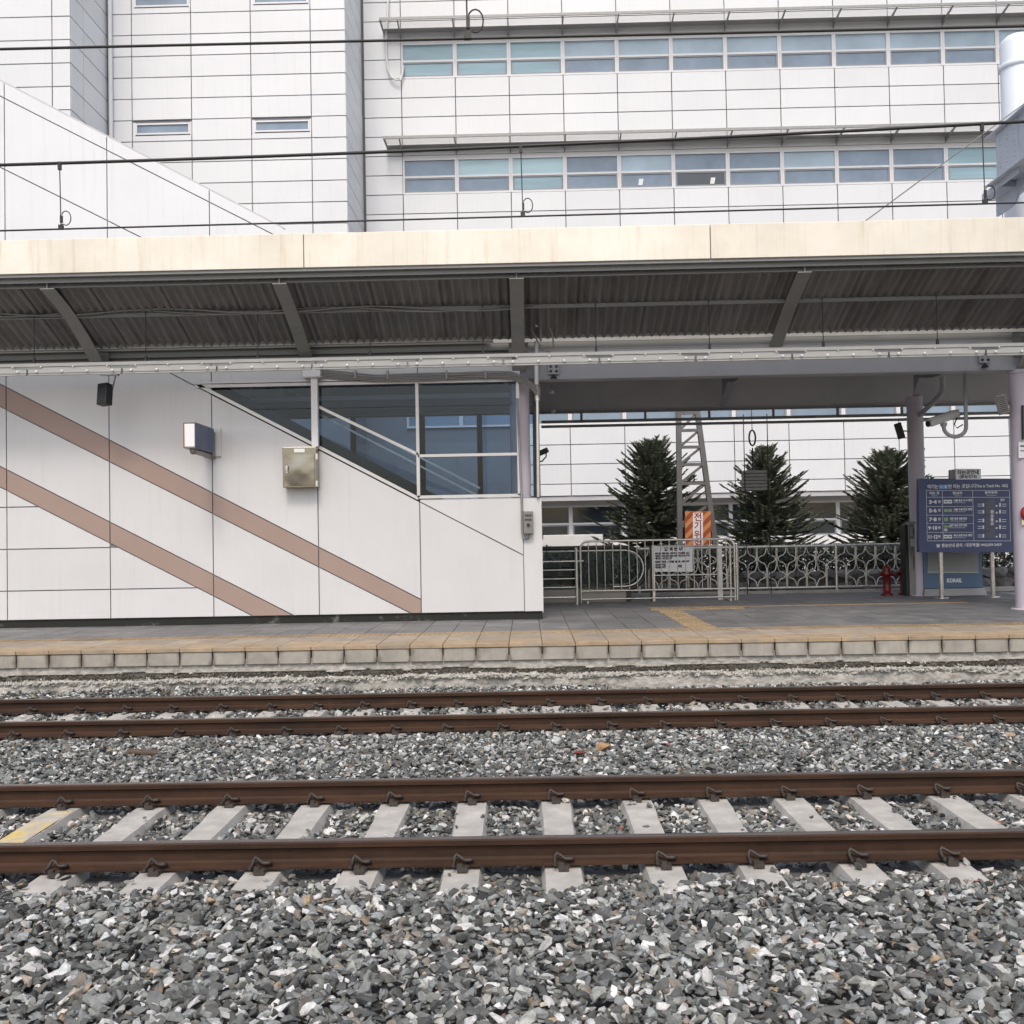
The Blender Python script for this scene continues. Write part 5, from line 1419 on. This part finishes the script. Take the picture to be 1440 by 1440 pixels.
rc(gn, 305, 505, 365, 555); rc(gn, 372, 505, 432, 555); rc(gn, 308, 640, 368, 698); rc(gn, 308, 760, 352, 798); rc(gn, 362, 760, 410, 798); rc(wh, 310, 812, 355, 850); rc(dk, 322, 825, 343, 835, .003)
rc(gr, 955, 345, 1100, 960)
for i, y_ in enumerate((445, 550, 685, 790, 925)):
    rc(wh, 905, y_ - 28, 930, y_ + 28); rc(wh, 1165, y_ - 32, 1190, y_ + 28); rc(wh, 1112, y_, 1138, y_ + 26)
    for q in (-14, 18): rc(wh, 830, y_ + q - 4, 895, y_ + q + 4); rc(wh, 1208, y_ + q - 4, 1275, y_ + q + 4)
for i, ch in enumerate('환승통로'): tx(wh, ch, 1055, 555 + i * 62, 50)
rc(wh, 1032, 778, 1085, 784); tx(wh, '현위치', 1215, 370, 34, 60)
for y_ in (365, 607, 852): rc(gr, 790, y_ - 5, 1010, y_ + 5)
tx(wh, '환승안내 문의 : 대전역', 530, 1075, 52, 510); tx(wh, '☎', 215, 1083, 46); tx(wh, '☎', 827, 1073, 50); tx(wh, '042)259-2429', 1040, 1065, 44, 320)
lo = wh.build('lettering', M['print_white'], si); sk.build('number_field', M['print_sky'], si); gn.build('route_badge', M['print_green'], si)
dk.build('badge_print', M['print_dark'], si); gr.build('plan_print', M['print_grey'], si)
rect(MB(), 1344.5, 659.5, 1379, 674, YI - .09, .16).build('header_box', M['print_white'], si, bevel=.004)
rect(MB(), 1336.2, 660.8, 1344.3, 674, YI - .02, .08).build('header_side', M['grey_panel'], si)
mb = MB(); text_on(mb, '타는곳안내', P(1361.5, 664.5, YI - .094), 7 * M2(YI), 29 * M2(YI), bold=.003); text_on(mb, '(환승안내)', P(1361.5, 670.5, YI - .094), 4.6 * M2(YI), 24 * M2(YI), bold=.002)
mb.build('header_lettering', M['print_dark'], si)

# ================================================================ KIOSK, CABINET, HYDRANTS
YK = PG(1340, 841, PZ).y + .75
kx0, kx1 = P(1299, 800, YK).x, P(1382, 800, YK).x
ki = thing('kiosk', ((kx0 + kx1) / 2, YK, PZ), 'blue and grey service kiosk with white lettering standing behind the track sign', 'kiosk')
MB().span((kx0, YK, PZ + .14), (kx1, YK + .6, P(1340, 690, YK).z)).build('body', M['kiosk_blue'], ki, bevel=.02)
rect(MB(), 1304.5, 740, 1376, 805, YK - .012, .02).build('front_panel', M['grey_panel'], ki)
rect(MB(), 1304.5, 804, 1376, 806, YK - .03, .04).build('ledge', M['lamp_rail'], ki)
mb = MB(); mb.poly([(kx0 - .03, YK - .06, PZ), (kx1 + .05, YK - .06, PZ), (kx1 + .02, YK - .02, PZ + .14), (kx0, YK - .02, PZ + .14)], (0, .66, 0)); mb.build('base', M['cab_grey'], ki)
mb = MB(); text_on(mb, 'KORAIL', P(1342, 816.5, YK - .006), 7.2 * M2(YK), 21 * M2(YK), bold=.006); mb.build('lettering', M['print_white'], ki)
YB_ = PG(1285, 838, PZ).y
cb = thing('dispenser_cabinet', (P(1287, 838, YB_).x, YB_, PZ), 'tall grey metal dispenser cabinet in front of the far lilac column', 'cabinet')
q0, q1 = P(1277, 737, YB_), P(1297.5, 838, YB_)
MB().span((q0.x, YB_, PZ), (q1.x, YB_ + .3, q0.z)).build('body', M['cab_grey'], cb, bevel=.01)
MB().span((q0.x - .06, YB_ + .02, PZ), (q0.x - .002, YB_ + .3, q0.z - .01)).build('side', M['black'], cb)
MB().span((q0.x + .03, YB_ - .02, q0.z - .01), (q1.x - .01, YB_ + .2, q0.z + .05)).build('cap', M['grey_panel'], cb)
rect(MB(), 1280, 741, 1294, 754, YB_ - .008, .012).build('top_door', M['grey_panel'], cb); rect(MB(), 1280.5, 757.5, 1293, 768.5, YB_ - .008, .012).build('display', M['lamp_rail'], cb)
rect(MB(), 1284, 743, 1285, 752, YB_ - .014).build('slot', M['black'], cb); rect(MB(), 1284.7, 782, 1285.8, 800, YB_ - .006).build('slot', M['black'], cb)
def hydrant(px, py, label):
    b = PG(px, py, PZ); k = M2(b.y)
    t = thing('hydrant', b, label, 'hydrant', 'red hydrants by the fence'); hz = 44 * k
    MB().lathe([(.12, PZ), (.12, PZ + .035), (.075, PZ + .06), (.078, PZ + hz * .62), (.095, PZ + hz * .64), (.095, PZ + hz * .72), (.085, PZ + hz * .75), (.08, PZ + hz * .86), (.05, PZ + hz * .94), (.025, PZ + hz * .96), (.022, PZ + hz), (.001, PZ + hz)], (b.x, b.y, 0), 20).build('body', M['hydrant'], t)
    for sx in (-1, 1): MB().lathe([(.04, 0), (.04, .06), (.05, .06), (.05, .085), (.001, .085)], (b.x + sx * .06, b.y, PZ + hz * .68), 12, Euler((0, R(90 * sx), 0)).to_matrix()).build('outlet', M['hydrant'], t)
    MB().lathe([(.086, 0), (.086, .025)], (b.x, b.y, PZ + hz * .16), 20).build('band', M['print_red'], t)
hydrant(1247.5, 837.5, 'dark red fire hydrant standing clear in front of the ornamental fence')
hydrant(1271.5, 836.5, 'dark red fire hydrant half hidden beside the grey dispenser cabinet')

# ================================================================ BARRIERS BY THE ESCALATOR
YBR = PG(925, 846, PZ).y
br = thing('crowd_barrier', (P(925, 846, YBR).x, YBR, PZ), 'long stainless steel crowd barrier with rounded corners and thin vertical bars', 'barrier')
bt = P(925, 759.5, YBR).z; b1 = P(925, 829.5, YBR).z; b2 = P(925, 841, YBR).z
xa_, xb_ = P(816.5, 800, YBR).x, P(1033, 800, YBR).x
mb = MB(); cr = .16
arc = lambda cx_, a0, a1: [(cx_ + cr * math.cos(t), YBR, bt - cr + cr * math.sin(t)) for t in [a0 + (a1 - a0) * i / 6 for i in range(7)]]
mb.tube([(xa_, YBR, PZ)] + arc(xa_ + cr, math.pi, math.pi / 2) + arc(xb_ - cr, math.pi / 2, 0) + [(xb_, YBR, PZ)], .021, 10)
mb.build('frame', M['stainless_tube'], br)
for z in (b1, b2): MB().tube([(xa_, YBR, z), (xb_, YBR, z)], .014, 8).build('lower_rail', M['stainless_tube'], br)
nbar = 19
bmesh_bar = MB().tube([(0, 0, b1 - bt + .02), (0, 0, -.02)], .0105, 6).mesh('upright_bar', M['stainless_tube'])
for i in range(1, nbar): inst('upright_bar', bmesh_bar, br, (xa_ + (xb_ - xa_) * i / nbar, YBR, bt))
for x in (xa_ + .12, xb_ - .13): MB().tube([(x, YBR - .22, PZ + .02), (x, YBR + .22, PZ + .02)], .02, 8).build('foot', M['stainless_tube'], br)
for px in (1028, 1037): MB().tube([(P(px, 800, YBR).x, YBR + .06, PZ), (P(px, 800, YBR).x, YBR + .06, P(px, 766, YBR).z)], .024, 8).build('end_post', M['stainless_tube'], br)
YG = YBR + .25
bg = thing('folding_gate', (P(960, 840, YG).x, YG, PZ), 'low steel gate behind the barrier with a dark post and a wide pale post', 'gate')
for px, wpx, m_, nm in ((915.5, 3, 'black', 'dark_post'), (918.5, 4, 'stainless_tube', 'post'), (1012, 7, 'alu', 'wide_post')):
    x = P(px, 800, YG).x; z1_ = P(px, 767, YG).z; MB().span((x - wpx * M2(YG) / 2, YG - .03, PZ), (x + wpx * M2(YG) / 2, YG + .03, z1_)).build(nm, M[m_], bg)
for y_ in (767.5, 808.5): MB().tube([(P(920, y_, YG).x, YG, P(965, y_, YG).z), (P(1008, y_, YG).x, YG, P(965, y_, YG).z)], .014, 8).build('cross_rail', M['stainless_tube'], bg)
nt_ = thing('notice_board', P(947, 786, YG - .03), 'white paper notice with black Korean print hung behind the barrier bars', 'notice')
rect(MB(), 919.5, 768.5, 974, 804, YG - .045, .012).build('sheet', M['print_white'], nt_)
mb = MB(); YN_ = YG - .049
text_on(mb, '정 비 안 내', P(947, 772.5, YN_), 5 * M2(YN_), 27 * M2(YN_), bold=.006)
for y_, a_, s in ((778.3, 48, '에스컬레이터 정비로 인하여 운행을 중지하오니'), (782, 48, '이용에 불편을 드려 죄송하오며 계단을 이용하여'), (785.6, 24, '주시기 바랍니다'), (790, 48, '정비기간 : 점검 완료 시까지'), (794.5, 15, '정비내용'), (798, 15, '부품교체')):
    text_on(mb, s, P(921.5 + a_ / 2, y_, YN_), 3.0 * M2(YN_), a_ * M2(YN_), bold=.004)
text_on(mb, '역장', P(956, 796.5, YN_), 4 * M2(YN_), None, bold=.004)
mb.build('lettering', M['print_dark'], nt_)
YH = YBR - .5
gh = thing('guard_rail', (P(811, 843, YH).x, YH, PZ), 'short stainless guard rail with horizontal bars between the white enclosure and the barrier', 'railing')
x1_ = P(810.5, 800, YH).x; x0_ = P(745, 800, YH).x
MB().tube([(x1_, YH, PZ), (x1_, YH, P(810, 770, YH).z)], .03, 10).build('post', M['stainless_tube'], gh)
MB().tube([(x0_, YH, P(790, 789.5, YH).z), (x1_ + .14, YH, P(790, 789.5, YH).z)], .014, 8).build('bar', M['stainless_tube'], gh)
for y_ in (801.5, 814, 826): MB().tube([(x0_, YH, P(790, y_, YH).z), (x1_, YH, P(790, y_, YH).z)], .010, 6).build('bar', M['stainless_tube'], gh)
MB().tube([(x0_, YH, P(790, 840, YH).z), (x1_, YH, P(790, 840, YH).z)], .018, 8).build('bar', M['stainless_tube'], gh)
